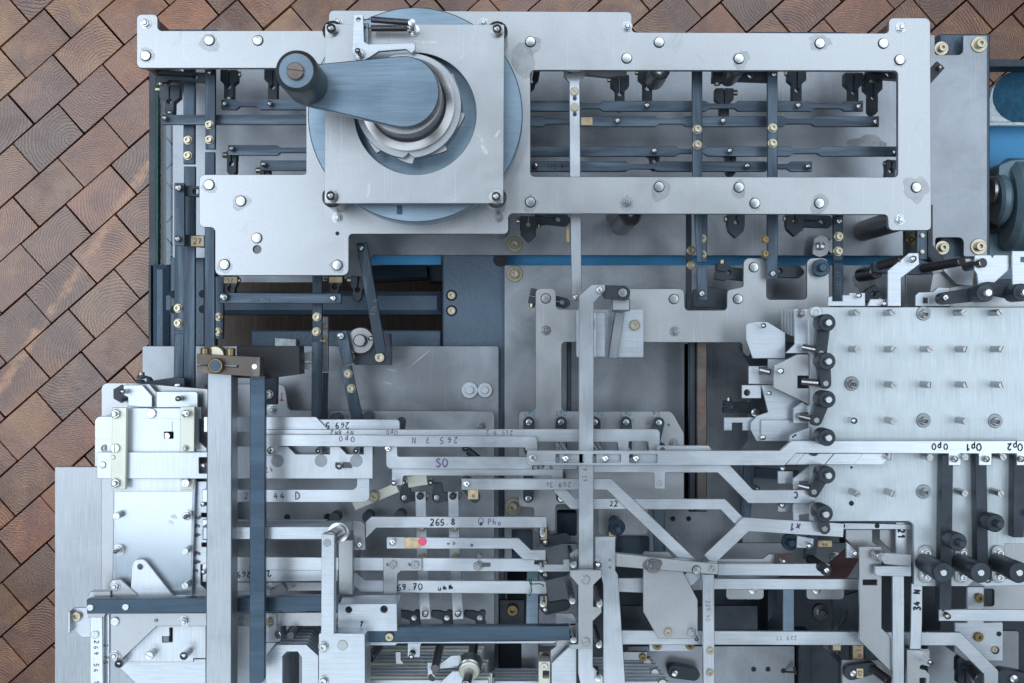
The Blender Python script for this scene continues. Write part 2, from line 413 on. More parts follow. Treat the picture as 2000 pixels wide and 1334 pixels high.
def plate(name, label, cat, z, t, mat, pts, holes=(), r=0, b='', g=None, parent=None, c=.4):
    """z top and t thickness in mm; pts in photo pixels at the top face"""
    z /= 1000; t /= 1000
    out = [PX(x, y, z) for x, y in fillet(pts, r)]
    hs = [[PX(x, y, z) for x, y in h] for h in holes]
    cx = sum(p[0] for p in out) / len(out); cy = sum(p[1] for p in out) / len(out)
    me = prism_mesh(name, out, hs, t, c / 1000, (cx, cy))
    o = link(name, me, mat, (cx, cy, z), parent)
    if parent is None: tag(o, label, cat, g)
    elif label: o['label'] = label
    if b: bolts(o, b, z)
    o['ztop'] = z
    return o
def strip(name, label, cat, z, t, mat, pts, w, r=0, b='', g=None, parent=None, holes=()):
    return plate(name, label, cat, z, t, mat, ribbon(pts, w), holes, r, b, g, parent)
def disc(name, label, cat, x, y, r, z, t, mat, g=None, parent=None, hole=0, b='', c=.6, n=64):
    return plate(name, label, cat, z, t, mat, circ(x, y, r, n), [circ(x, y, hole, n)] if hole else (), 0, b, g, parent, c)
def rod(name, a, b, r, mat, parent=None, label=None, cat=None, g=None, n=14):
    """a, b: (px, py, z mm); r mm"""
    A = Vector((*PX(a[0], a[1], a[2] / 1000), a[2] / 1000)); B = Vector((*PX(b[0], b[1], b[2] / 1000), b[2] / 1000))
    d = (B - A); L = d.length; r /= 1000
    me = lathe_mesh(name, [(0, 0), (r * .9, 0), (r, r * .12), (r, L - r * .12), (r * .88, L), (0, L)], n)
    o = link(name, me, mat, tuple(A), parent)
    o.rotation_euler = d.to_track_quat('Z', 'Y').to_euler()
    if parent is None: tag(o, label, cat, g)
    return o
def turned(name, x, y, z, prof, mat, parent=None, label=None, cat=None, g=None, n=40, zr=None):
    """lathe part; profile in mm, z base mm; x, y pixel of the base centre"""
    me = lathe_mesh(name, [(p[0] / 1000, p[1] / 1000) + tuple(p[2:]) for p in prof], n)
    o = link(name, me, mat, (*PX(x, y, (z if zr is None else zr) / 1000), z / 1000), parent)
    if parent is None: tag(o, label, cat, g)
    return o
def empty(name, label, cat, x, y, z, g=None):
    o = link(name, None, None, (*PX(x, y, z / 1000), z / 1000)); o.empty_display_size = .01
    return tag(o, label, cat, g)
def post(parent, x, y, z0, z1, r, mat='pinsteel', name='post'):
    """vertical round post from z0 to z1 mm; pixel is where its top is"""
    w = PX(x, y, z1 / 1000)
    o = link(name, fmesh('pin', mat), None, (w[0], w[1], z0 / 1000), parent); o.scale = (r / 1000, r / 1000, (z1 - z0) / 1000)
    return o

GLY = {'0': [[(.3, 1), (.05, .7), (.05, .3), (.3, 0), (.55, .3), (.55, .7), (.3, 1)]], '1': [[(.1, .7), (.35, 1), (.35, 0)]],
 '2': [[(.05, .8), (.25, 1), (.5, .85), (.45, .55), (.05, 0), (.3, .08), (.58, 0)]], '3': [[(.05, .9), (.35, 1), (.5, .78), (.25, .55), (.52, .3), (.35, 0), (.03, .1)]],
 '4': [[(.35, 1), (.05, .35), (.58, .4)], [(.45, .65), (.38, 0)]], '5': [[(.55, 1), (.15, .98), (.1, .55), (.45, .55), (.5, .2), (.25, 0), (.02, .1)]],
 '6': [[(.5, .95), (.2, .75), (.05, .3), (.25, 0), (.5, .15), (.45, .42), (.1, .35)]], '7': [[(.05, .95), (.55, 1), (.2, 0)], [(.12, .5), (.5, .55)]],
 '8': [[(.3, .52), (.08, .78), (.3, 1), (.5, .78), (.3, .52), (.03, .22), (.3, 0), (.55, .22), (.3, .52)]], '9': [[(.5, .7), (.3, .5), (.08, .75), (.3, 1), (.52, .8), (.45, .3), (.15, 0)]],
 '.': [[(.2, .0), (.28, .06)]], ' ': [], 'O': [[(.3, 1), (.03, .7), (.05, .25), (.3, 0), (.57, .3), (.55, .75), (.3, 1)]], 'p': [[(.1, .6), (.1, -.3)], [(.1, .5), (.35, .62), (.5, .35), (.3, .05), (.1, .15)]],
 'S': [[(.55, .88), (.3, 1), (.08, .8), (.3, .55), (.55, .28), (.3, 0), (.02, .12)]], 'P': [[(.1, 0), (.12, 1), (.45, .95), (.5, .65), (.12, .5)]], 'h': [[(.08, 0), (.12, 1)], [(.1, .4), (.35, .55), (.48, .3), (.45, 0)]],
 'o': [[(.3, .55), (.08, .3), (.28, 0), (.5, .25), (.3, .55)]], 'V': [[(.03, 1), (.3, 0), (.57, 1)]], 'e': [[(.1, .28), (.5, .32), (.3, .58), (.08, .3), (.28, 0), (.52, .12)]],
 'H': [[(.08, 1), (.05, 0)], [(.52, 1), (.5, 0)], [(.06, .5), (.5, .52)]], 'N': [[(.05, 0), (.1, 1), (.48, 0), (.55, 1)]], 'C': [[(.55, .85), (.3, 1), (.06, .6), (.2, .08), (.55, .1)]],
 'D': [[(.1, 0), (.1, 1), (.5, .75), (.5, .3), (.1, 0)]], 'A': [[(.02, 0), (.3, 1), (.56, 0)], [(.12, .35), (.48, .35)]], '+': [[(.3, .15), (.3, .75)], [(.05, .45), (.55, .45)]], '-': [[(.05, .45), (.55, .45)]],
 'x': [[(.05, 0), (.5, .6)], [(.08, .6), (.5, 0)]], '<': [[(.5, .65), (.1, .4), (.5, .15)]], '>': [[(.1, .65), (.5, .4), (.1, .15)]], 'L': [[(.1, 1), (.08, 0), (.5, .02)]], 'm': [[(.02, 0), (.1, .55), (.2, .1), (.3, .55), (.42, .05), (.56, .3)]],
 'y': [[(.05, .6), (.3, .15)], [(.52, .6), (.12, -.35)]], 'T': [[(.02, 1), (.58, .98)], [(.3, 1), (.3, 0)]], 'I': [[(.3, 1), (.3, 0)]], 'a': [[(.45, .5), (.15, .45), (.1, .1), (.4, .1), (.45, .55), (.5, 0)]], 'u': [[(.08, .55), (.12, .08), (.42, .1), (.45, .55), (.48, 0)]],
 'B': [[(.08, 0), (.1, 1), (.42, .85), (.12, .52), (.5, .3), (.08, 0)]], 'R': [[(.08, 0), (.1, 1), (.48, .8), (.1, .5), (.52, 0)]], 'X': [[(.02, 0), (.56, 1)], [(.04, 1), (.54, 0)]], 'r': [[(.1, 0), (.12, .6), (.2, .5), (.45, .58)]], 'k': [[(.08, 0), (.1, 1)], [(.45, .6), (.1, .3), (.5, 0)]], 'c': [[(.48, .5), (.2, .52), (.08, .2), (.3, 0), (.5, .1)]]}
def text(parent, s, x, y, h, ang=0, mat='ink', w=.15, z=None, name='handwritten_marking', sp=.86):
    """strokes of pen on the surface; (x, y) pixel of the text centre, h height in pixels, ang degrees anticlockwise"""
    z = parent['ztop'] if z is None else z / 1000
    zz = z + .00012
    V, F = [], []; adv = h * sp; ca, sa = math.cos(math.radians(ang)), math.sin(math.radians(ang)); tot = adv * len(s) - adv * .3
    for i, chx in enumerate(s):
        jx, jy, js = rnd.uniform(-.05, .05), rnd.uniform(-.08, .08), rnd.uniform(.88, 1.1)
        for stroke in GLY.get(chx, []):
            pts = []
            for k in range(len(stroke)):                # Catmull-Rom smoothing
                p0 = stroke[max(0, k - 1)]; p1 = stroke[k]; p2 = stroke[min(len(stroke) - 1, k + 1)]; p3 = stroke[min(len(stroke) - 1, k + 2)]
                for t in ((0, .33, .66) if k < len(stroke) - 1 else (0,)):
                    q = [.5 * (2 * p1[d] + (p2[d] - p0[d]) * t + (2 * p0[d] - 5 * p1[d] + 4 * p2[d] - p3[d]) * t * t + (-p0[d] + 3 * p1[d] - 3 * p2[d] + p3[d]) * t ** 3) for d in (0, 1)]
                    u = i * adv - tot / 2 + (q[0] + jx) * h * js; v = (q[1] + jy - .5) * h * js
                    pts.append((x + u * ca - v * sa, y - (u * sa + v * ca)))
            pts = dedupe(pts)
            if len(pts) < 2: continue
            poly = ribbon(pts, h * w * rnd.uniform(1.1, 1.5)); n = len(pts); s0 = len(V)
            V += [(*PX(a, b, zz), zz) for a, b in poly]
            for k in range(n - 1): F.append((s0 + k, s0 + k + 1, s0 + 2 * n - 2 - k, s0 + 2 * n - 1 - k))
    if not F: return
    w0 = WL[parent.name]; cx, cy = PX(x, y, zz)
    me = bpy.data.meshes.new(name); me.from_pydata([(a - cx, b - cy, c - zz) for a, b, c in V], [], F); me.update()
    me.materials.append(MATS[mat])
    if sum(p.normal.z for p in me.polygons) < 0: me.flip_normals()
    return link(name, me, None, (cx, cy, zz), parent)
def paper(parent, x0, y0, x1, y1, s='', ang=0, mat='paper', z=None, h=None):
    zt = (parent['ztop'] * 1000 if z is None else z) + .25
    p = plate('paper_label', None, None, zt, .2, mat, rect(x0, y0, x1, y1), r=1, parent=parent, c=.02)
    if s: text(p, s, (x0 + x1) / 2, (y0 + y1) / 2, h or min(abs(y1 - y0), abs(x1 - x0)) * .55, ang, 'inkgrey')
    return p

def rotp(pts, x, y, ang):              # local (along, across) pixels -> photo pixels
    c, s = math.cos(math.radians(ang)), math.sin(math.radians(ang))
    return [(x + p[0] * c - p[1] * s, y + p[0] * s + p[1] * c) + tuple(p[2:]) for p in pts]
def clamp(label, x, y, L, ang, z, head=20, shank=10, g='slit clamp levers of the linkage', hole=.52, t=11, side=1, mat='black', pin=True, tip=6):
    """slit clamp lever: split head at (x, y) holding a shaft, narrow shank of length L towards angle ang (0 = right, 90 = down)"""
    hx = L * hole; w = 1.1
    pts = [(-6, -head, 2), (head * .9, -head, 3), (head * 1.35, -shank, 3), (L - 2, -shank, tip), (L + shank * .8, 0, tip), (L - 2, shank, tip), (head * 1.35, shank, 3), (head * .9, head, 3), (-6, head, 2), (-6, w)]
    k = [(hx + 5 * math.cos(a), 5 * math.sin(a)) for a in [math.radians(166 - 332 * i / 10) for i in range(11)]]
    pts += [(hx - 4.8, w)] + k + [(hx - 4.8, -w), (-6, -w)]
    o = plate('clamp_lever', label, 'clamp lever', z, t, mat, rotp(pts, x, y, ang), g=g)
    a, b = rotp([(3, side * (head - 4)), (3, side * (head + 7))], x, y, ang)
    rod('cap_screw', (*a, z - t / 2), (*b, z - t / 2), 3.1, 'brass', o)
    if pin:
        q = rotp([(L - 3, 0)], x, y, ang)[0]; fastener(o, 'dome', q[0], q[1], 4.5, z / 1000, 7)
    return o
def necked(y0, y1, x0, x1, necks, nw=5):
    """horizontal flat bar outline with thinned necks [(xa, xb)]"""
    top, bot = [(x0, y0)], [(x0, y1)]
    for a, b in necks:
        top += [(a, y0), (a + 7, y0 + nw), (b - 7, y0 + nw), (b, y0)]; bot += [(a, y1), (a + 7, y1 - nw), (b - 7, y1 - nw), (b, y1)]
    return top + [(x1, y0), (x1, y1)] + bot[::-1]

# ================================================================== the setting: wood-block floor
fl = link('floor', None)
kf = S * (D - FLOOR) / D
me = bpy.data.meshes.new('floor'); me.from_pydata([(-4, -4, 0), (4, -4, 0), (4, 4, 0), (-4, 4, 0)], [], [(0, 1, 2, 3)])
bpy.data.objects.remove(fl); m_, nt_, b_ = _nt('farblocks')            # same pavement beyond the blocks that are built one by one
o0 = PX(15, 183.75, FLOOR)
vs_ = N(nt_, 'ShaderNodeVectorMath', operation='SUBTRACT'); nt_.links.new(N(nt_, 'ShaderNodeNewGeometry').outputs['Position'], vs_.inputs[0]); vs_.inputs[1].default_value = (o0[0], o0[1], 0)
bt_ = N(nt_, 'ShaderNodeTexBrick'); nt_.links.new(mapped(nt_, vs_.outputs[0], (1, 1, 0), -math.radians(41.4)), bt_.inputs['Vector'])
for k_, v_ in (('Scale', 1.), ('Mortar Size', .0016), ('Brick Width', 117 * kf), ('Row Height', 78.6 * kf), ('Color1', (.13, .055, .025, 1)), ('Color2', (.07, .03, .018, 1)), ('Mortar', (.01, .008, .008, 1))): bt_.inputs[k_].default_value = v_
nt_.links.new(bt_.outputs['Color'], b_.inputs['Base Color']); b_.inputs['Roughness'].default_value = .45
fl = link('floor', me, 'farblocks', (0, 0, FLOOR - .044)); tag(fl, kind='structure')
BU, BV, TH = 117., 78.6, math.radians(41.4)
bm_ = []
for k in range(5):
    jx = lambda: rnd.uniform(-.9, .7)
    a, b = BU / 2 - 1.15, BV / 2 - 1.15
    p = [(-a - jx(), -b - jx()), (a + jx(), -b - jx()), (a + jx(), b + jx()), (-a - jx(), b + jx())]
    m_ = prism_mesh('wood_block', [(x * kf, y * kf) for x, y in fillet(p, 1.6)], [], .045, .0009); m_.materials.append(MATS['endgrain']); bm_.append(m_)
for row in range(-16, 18):
    for i in range(-12, 26):
        u = (i + .5) * BU + (54 if row % 2 else 0) + 9 * math.sin(row * 2.3); v = (row + .5) * BV
        x = 15 + u * math.cos(TH) + v * math.sin(TH); y = 183.75 - u * math.sin(TH) + v * math.cos(TH)
        if not (-400 < x < 2120 and -240 < y < 1405): continue
        if x > 395 and y > 215 and not (x > 1860 and y < 560): continue
        w = PX(x, y, FLOOR)
        o = link('wood_block', bm_[rnd.randrange(5)], None, (w[0], w[1], FLOOR + rnd.uniform(-.0012, .0006)), fl)
        o.rotation_euler = (rnd.uniform(-.004, .004), rnd.uniform(-.004, .004), TH + rnd.choice((0, math.pi)) + rnd.uniform(-.003, .003))

# ================================================================== machine bed, panels under the machine
GM = 'grey base plates of the machine'
bed = empty('machine_bed', 'blue grey painted steel bed of beams carrying the base plates', 'machine bed', 900, 600, -850)
plate('beam', None, None, -140, 60, 'casting', rect(864, 480, 987, 1420), parent=bed, c=1.5, b='hole 11 @ 882,577 882,607|sock/brass 8 @ 882,577 882,607|hole 14 @ 977,507')
plate('beam', None, None, -168, 55, 'casting', rect(300, 569, 862, 614), parent=bed, c=5)
plate('beam', None, None, -150, 60, 'casting', rect(332, 500, 400, 1400), parent=bed, c=1.5, b='hole 8 @ 340,575 340,605 396,574 396,604')
plate('beam', None, None, -150, 60, 'casting', rect(490, 645, 862, 682), parent=bed, c=1.5)
plate('beam', None, None, -145, 60, 'casting', rect(1836, 66, 1934, 520), parent=bed, c=1.5)
plate('beam', None, None, -150, 60, 'casting', rect(332, 57, 424, 140), parent=bed, c=1.5)
plate('beam', None, None, -150, 60, 'casting', rect(1466, 62, 1654, 140), parent=bed, c=1.5)
plate('beam', None, None, -150, 60, 'casting', rect(987, 1000, 1700, 1090), parent=bed, c=1.5)
plate('beam', None, None, -175, 60, 'black', rect(1500, 1090, 1640, 1420), parent=bed, c=1.5)
for x, y in ((420, 300), (1880, 300), (930, 900), (400, 1300), (1600, 1350)):
    plate('leg', None, None, -205, 640, 'casting', rect(x - 30, y - 30, x + 30, y + 30), parent=bed, c=1)
plate('blue_board', 'bright blue textured panel showing through the slot between base plates', 'panel', -165, 6, 'bluepanel', rect(990, 470, 1800, 532))
plate('blue_board', 'bright blue panel strip behind the crank plate above the dark rail', 'panel', -165, 6, 'bluepanel', rect(690, 470, 862, 517))
plate('dark_rail', 'dark rail with a blue edge behind the crank plate', 'rail', -230, 30, 'navy', [(716, 519), (832, 514), (836, 520), (840, 545), (716, 551)], c=3)
plate('dark_rail', 'short dark rail block beside the painted bed beam', 'rail', -225, 30, 'black', rect(838, 512, 870, 552), c=2)
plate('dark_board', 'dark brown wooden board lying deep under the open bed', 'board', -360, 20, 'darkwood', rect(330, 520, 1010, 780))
plate('pale_block', 'small pale block on the bed under the dark link', 'block', -142, 8, 'pale', [(537, 660), (578, 663), (578, 690), (537, 690)])
# glass case beside the left edge
gc = plate('case_rail', 'tall black rail of the glass case along the bed', 'case rail', -180, 40, 'black', rect(291, 90, 305, 530))
plate('glass_edge', None, None, -179, 12, 'greenglass', rect(305.4, 90, 308, 530), parent=gc)
plate('glass_pane', None, None, -185, 6, 'glass', rect(308.4, 90, 334, 530), parent=gc)
plate('corner_bar', 'blue grey chamfered corner bar at the foot of the glass case', 'corner bar', -165, 60, 'casting', rect(296, 516, 328, 690), c=6)
plate('corner_strip', 'thin dark strip against the blue grey corner bar', 'strip', -170, 60, 'black', rect(290, 518, 295, 690))
# things behind the right edge
rr = plate('case_rail', 'black horizontal rail behind the right hand base plate', 'case rail', -260, 30, 'black', rect(1900, 116, 2080, 130))
ov = plate('oval_cover', 'pale rimmed cover with a dark blue oval beside the base plate', 'cover', -300, 10, 'pale', [(2080, 130), (1985, 136), (1955, 150), (1937, 175), (1930, 205), (1930, 238), (2080, 238)], r=6)
plate('oval_window', None, None, -298, 6, 'ovalblue', [(x, y) for x, y in [(1997 + 57 * math.cos(a * .2618), 188 + 52 * math.sin(a * .2618)) for a in range(24)]], parent=ov)
plate('cover_ledge', None, None, -298, 8, 'pale', rect(1930, 238.5, 2080, 245), parent=ov)
plate('blue_felt', 'bright blue felt covered panel behind the motor', 'panel', -320, 6, 'bluepanel', rect(1920, 244, 2080, 420))
mo = empty('electric_motor', 'blue green electric motor with round end flange beside the base plate', 'motor', 1975, 400, -400)
rod('motor_body', (2060, 400, -290), (1955, 400, -290), 56, 'housing', mo, n=36)
rod('motor_flange', (1962, 390, -270), (1940, 390, -270), 30, 'housing', mo, n=30)
rod('motor_shaft', (1942, 372, -260), (1930, 372, -260), 17, 'pinsteel', mo, n=24)
plate('motor_foot', None, None, -300, 30, 'housing', [(1925, 455), (2010, 440), (2080, 440), (2080, 560), (1925, 560)], parent=mo, c=3)
plate('cable_box', None, None, -275, 25, 'black', [(1944, 428), (1962, 424), (1966, 440), (1948, 446)], parent=mo, c=1)
plate('motor_rib', None, None, -262, 40, 'housing', [(1950, 322), (1975, 312), (2080, 306), (2080, 350), (1948, 372)], r=8, parent=mo, c=4)

# ================================================================== base plates
b1 = plate('base_plate', 'long grey base plate lying under the upper frame and crank', 'base plate', -130, 6, 'base',
  [(337, 75), (1826, 68), (1826, 107, 6), (1881, 107, 10), (1881, 69, 4), (1928, 69, 4), (1928, 501, 4), (1882, 501, 4), (1882, 464, 10), (1827, 464, 6), (1827, 500), (730, 498, 2), (722, 506, 2), (722, 540), (609, 552), (430, 552), (430, 504), (337, 504, 4)],
  g=GM, b='bigcap 16 @ 1912,87 1911,482 1005,478')
for x, y in ((1838, 95), (1840, 484)):
    fastener(b1, 'bigcap', x, y, 14, -.141)
b2 = plate('base_plate', 'grey base plate below the blue slot carrying the notched bracket', 'base plate', -130, 6, 'base', rect(985, 518, 1880, 1098), g=GM, r=3, b='bigcap 16 @ 1005,535',
  holes=[fillet(rect(1202, 1047, 1268, 1090), 6), rect(1337, 672, 1360, 985), fillet(rect(1088, 996, 1126, 1046), 4), fillet(rect(1000, 1034, 1040, 1090), 4)])
b7 = plate('base_plate', 'small grey base plate with drilled holes below the stamped long slide', 'base plate', -125, 6, 'base', [(1225, 1262), (1552, 1262, 3), (1552, 1420), (1225, 1420)], g=GM)
plate('base_plate', 'narrow grey base plate behind the bell cranks and green wire', 'base plate', -118, 6, 'base', rect(1052, 1062, 1128, 1262), g=GM, r=4)
plate('dark_backing', None, None, -215, 4, 'black', rect(990, 545, 2080, 1430), parent=bed)  # black sheet added under the machine so its gaps look deeply shaded
b3 = plate('base_plate', 'grey base plate with two round white buttons beside the bed beam', 'base plate', -130, 6, 'base', rect(278, 676, 974, 1420), g=GM, r=4, b='bigcap 17 @ 1002,989')
for x, y, r in ((917, 762, 16), (947, 762, 14.5)):
    w_ = plate('round_button', None, None, -126, 4, 'white', circ(x, y, r, 28), parent=b3); plate('button_boss', None, None, -122, 4, 'white', circ(x, y, r * .48, 20), parent=w_)
b4 = plate('base_plate', 'grey base plate edge under the left sheet stack reaching the floor side', 'base plate', -85, 6, 'satin', rect(107, 912, 330, 1420), g=GM, r=4)
b5 = plate('slide_plate', 'grey slide plate with a raised tab carrying the numbered slides', 'slide plate', -100, 5, 'base',
  [(400, 750, 6), (556, 750, 12), (563, 801, 8), (966, 803, 8), (966, 1290), (960, 1420), (400, 1420)], b='nut 9.5 @ 531,800 939,832|hole 5 @ 625,814|hole 6 @ 561,1010|hole 7 @ 640,1010')
text(b5, 'T', 551, 774, 15, 180, 'redink')
b6 = plate("base_plate", "dark grey base plate at the lower right corner under the handles", "base plate", -122, 6, 'base', [(1812, 1232), (1990, 1232, 6), (1990, 1420), (1812, 1420)], g=GM)
for x, y in ((1314, 1013), (1345, 1013)): fastener(b2, 'hole', x, y, 5, -.1299)
for x, y in ((1472, 1307), (1500, 1307), (1530, 1310)): fastener(b7, 'hole', x, y, 5, -.1249)

# ================================================================== upper frame plate
fr = plate('frame_plate', 'large grey steel frame plate with open window around the dark linkage', 'frame plate', 0, 6, 'frame',
  [(267, 28, 9), (308, 28, 9), (308, 60, 8), (642, 60, 3), (642, 20, 10), (1234, 23, 9), (1234, 63, 8), (1736, 65, 8), (1736, 35, 9), (1817, 35, 11), (1819, 450, 9), (1736, 450, 9), (1734, 419, 9),
   (993, 417, 9), (993, 457, 9), (681, 457, 8), (681, 538, 12), (420, 538, 12), (420, 444, 9), (389, 444, 11), (389, 341, 11), (598, 341, 5), (598, 133, 5), (267, 133, 10)],
  holes=[fillet([(1036, 137), (1754, 138), (1754, 346), (1036, 345)], 9), circ(502, 487, 8)],
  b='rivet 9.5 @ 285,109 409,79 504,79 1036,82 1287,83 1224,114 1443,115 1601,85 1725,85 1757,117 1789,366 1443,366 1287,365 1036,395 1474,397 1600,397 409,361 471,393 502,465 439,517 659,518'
    '|nut 10 @ 285,46 1225,52 1759,54 1224,395 1757,429 659,425 973,425 660,45 944,45|hole 4 @ 659,456')
for x, y in ((285, 46), (1759, 54), (1757, 429), (973, 425), (285, 109), (1224, 395), (1287, 365)): post(fr, x, y, -130, -6, 11, 'spring')

# crank, disc, square plate
dk = disc('drive_disc', 'large blue steel drive disc under the square crank plate', 'disc', 811, 224, 210, 30, 29, 'bluedisc', n=96, c=1)
plate('index_mark', None, None, 30.15, .2, 'navy', rect(775, 401, 786, 419), parent=dk, c=.02, r=2)
sq = plate('square_plate', 'square grey crank bearing plate with round opening and domed corner nuts', 'bearing plate', 52, 5, 'frame',
  [(635, 47), (985, 48), (983, 397), (634, 397)], holes=[circ(811, 222, 119, 72)], r=3, b='acorn 12 @ 649,59 971,60 648,384 969,385')
for x, y in ((649, 59), (971, 60), (648, 384), (969, 385)): post(sq, x, y, 0, 47, 10, 'pinsteel', 'standoff')
cr = empty('hand_crank', 'blue steel hand crank with dark round knob on ratchet discs', 'crank', 797, 205, 30)
def cam(x, y, r, z, t, mat, teeth, notch=None, name='ratchet_disc'):
    pts = []
    for i in range(120):
        a = 2 * math.pi * i / 120; rr = r
        for ta, tr, w in teeth:
            d = (a - math.radians(ta)) % (2 * math.pi)
            if d < math.radians(w): rr = r + tr * (1 - d / math.radians(w)) 
        if notch and abs((a - math.radians(notch) + math.pi) % (2 * math.pi) - math.pi) < .09: rr = r - 10 * (1 - abs((a - math.radians(notch) + math.pi) % (2 * math.pi) - math.pi) / .09)
        pts.append((x + rr * math.cos(a), y + rr * math.sin(a)))
    return plate(name, None, None, z, t, mat, pts, parent=cr)
cam(800, 211, 97, 57, 6, 'frame', [(5, 13, 30), (45, 15, 28), (85, 14, 30), (125, 13, 30), (200, 12, 30), (320, 12, 30)])
cam(798, 206, 103, 64, 6, 'frame', [(200, 4, 20)], 90)
turned('hub_shaft', 806, 215, 30, [(0, 0), (48, 0), (48, 26), (0, 26)], 'bluedisc', cr)
turned('hub', 797, 205, 64, [(43, 0), (43, 5), (40, 6), (36, 8), (34.2, 12), (33.6, 40), (0, 40)], 'pinsteel', cr, n=56)
for x, y in ((869, 207), (799, 272)):
    fastener(cr, 'slot', x, y, 8, .068)
plate('crank_arm', None, None, 112, 9, 'crankblue', capsule(602, 166, 39, 788, 179, 70, 18), parent=cr, c=.8)
turned('knob', 600, 165, 112.2, [(17.8, 0), (18.4, 1.5), (18.4, 50), (17.5, 54), (15.2, 56), (14.6, 55.4), (0, 55.2)], 'knob', cr, n=48)
turned('knob_face', 600, 165, 167.5, [(14.4, 0), (14.4, .3), (0, .4)], 'knobface', cr, n=40, zr=112.2)
o_ = fastener(cr, 'slot', 577, 140, 17, .1679, None, 'bronze', 'knob_screw'); o_.rotation_euler = (0, 0, math.radians(-8)); o_.scale.z *= .8
lt = plate('latch_pawl', 'L shaped steel latch pawl held by springs above the ratchet disc', 'pawl', 72, 5, 'alu',
  [(691, 28, 2), (709, 28, 2), (711, 82, 3), (720, 86), (806, 84, 2), (812, 88), (811, 98), (804, 104), (793, 96), (740, 100), (720, 113), (706, 120, 6), (693, 116, 8), (688, 100, 4)], holes=[circ(700, 38, 4, 12)], b='washer 11 @ 703,106|slot 9 @ 703,106|pin 5.5 18 @ 698,98')
post(lt, 703, 106, 52, 67, 5)
lt2 = plate('pawl_bracket', 'narrow grey second pawl arm standing beside the latch pawl', 'pawl', 62, 3, 'base', [(711, 45), (720, 45), (720, 86), (712, 86)], b='flatpin/dark 3 @ 712,54')
stp = turned('spring_post', 809, 60, 52, [(5.5, 0), (5.5, 1.5), (3, 1.6), (2.6, 1.8), (2.6, 24), (3.2, 25), (3.2, 30), (0, 30.5)], 'chrome', None, 'slotted steel spring post standing on the square plate', 'post', n=20)
def spring(label, a, b, r, turns):
    A = Vector((*PX(a[0], a[1], a[2] / 1000), a[2] / 1000)); B = Vector((*PX(b[0], b[1], b[2] / 1000), b[2] / 1000)); d = B - A
    q = d.to_track_quat('Z', 'Y'); V, F = [], []; n = turns * 10; wr = d.length / turns * .46; m = 6
    for i in range(n + 1):
        t = i / n; a_ = 2 * math.pi * turns * t
        for j in range(m):
            p = 2 * math.pi * j / m; rr = r / 1000 + wr * math.cos(p)
            V.append(tuple(q @ Vector((rr * math.cos(a_), rr * math.sin(a_), d.length * t + wr * math.sin(p)))))
            if i < n: F.append((i * m + j, i * m + (j + 1) % m, (i + 1) * m + (j + 1) % m, (i + 1) * m + j))
    me = bpy.data.meshes.new('tension_spring'); me.from_pydata(V, [], F); finish(me, 80)
    o = link('tension_spring', me, 'spring', tuple(A)); tag(o, label, 'spring', 'springs of the latch pawl')
    return o
s1 = spring('dark coil spring slanting from the latch pawl tip', (725, 38, 74), (800, 44, 74), 2.6, 30)
rod('hook', (701, 38, 67), (726, 38, 74), .5, 'spring', s1, n=6); rod('hook', (799, 44, 74), (804, 38, 76), .5, 'spring', s1, n=6)
s2 = spring('dark coil spring running level below the slanting spring', (725, 55, 64), (795, 55, 64), 2.8, 28)
rod('hook', (712, 54, 60), (726, 55, 64), .5, 'spring', s2, n=6); rod('hook', (795, 55, 64), (808, 60, 64), .5, 'spring', s2, n=6)

# ================================================================== dark linkage in the upper left notch
GL = 'dark flat linkage bars'
plate('linkage_bar', 'dark vertical bar with two brass cap screws crossing the level bar', 'linkage bar', -34, 5, 'bluedy', [(400, 120), (420, 120), (420, 291), (401, 291)], g=GL, b='cap 9 @ 409,244 409,273|dome 5 8 @ 408,140')
plate('linkage_bar', 'long dark vertical bar running past the rounded frame corner', 'linkage bar', -40, 5, 'bluedy', [(400, 297), (419, 297), (419, 720), (399, 720)], g=GL)
plate('linkage_bar', 'dark vertical bar with two brass cap screws beside the glass case', 'linkage bar', -60, 5, 'bluedy', [(358, 130), (381, 130), (380, 320), (358, 320)], g=GL, b='cap 9 @ 367,274 367,304')
o_ = plate('linkage_bar', 'long dark vertical bar stamped near its top under the short link', 'linkage bar', -66, 5, 'bluedy', [(359, 325), (381, 325), (380, 800), (358, 800)], g=GL)
text(o_, '16', 368, 393, 7, 90, 'stamp', name='stamped_number')
o_ = plate('linkage_bar', 'long dark outer bar with two brass cap screws near the corner bar', 'linkage bar', -72, 5, 'bluedy', [(341, 475), (360, 475), (360, 646), (340, 646)], g=GL, b='cap 9 @ 348,602 348,631')
o_ = plate('linkage_bar', 'dark stamped bar running down behind the left sheet stack', 'linkage bar', -72, 5, 'bluedy', [(340, 652), (359, 652), (357, 765), (339, 765)], g=GL, b='pin 5.5 5 @ 346,755')
text(o_, '266.9', 347, 685, 7, 90, 'stamp', name='stamped_number')
o_ = plate('link_plate', 'short dark link stamped with a number and two domed pins', 'link', -40, 5, 'bluedy', rect(340, 357, 360, 480), r=2, g=GL, b='dome 7 8 @ 347,366|dome 6 8 @ 345,466')
text(o_, '266.27', 350, 424, 7, 90, 'stamp', name='stamped_number')
plate('linkage_bar', 'small dark cross arm with a round hole beside the frame corner', 'linkage bar', -48, 6, 'black', [(358, 362), (392, 364), (392, 385), (358, 382)], holes=[circ(382, 374, 6, 14)], g=GL)
o_ = plate('linkage_bar', 'small dark cross arm with a paper label on it', 'linkage bar', -52, 6, 'black', [(358, 458), (402, 460), (402, 484), (358, 480)], g=GL); paper(o_, 373, 461, 398, 481, '27', 0)
plate('linkage_bar', 'level dark bar crossing both vertical bars under the frame arm', 'linkage bar', -48, 5, 'bluedx', rect(316, 224, 640, 243), g=GL, b='dome 5.5 9 @ 320,229', r=2)
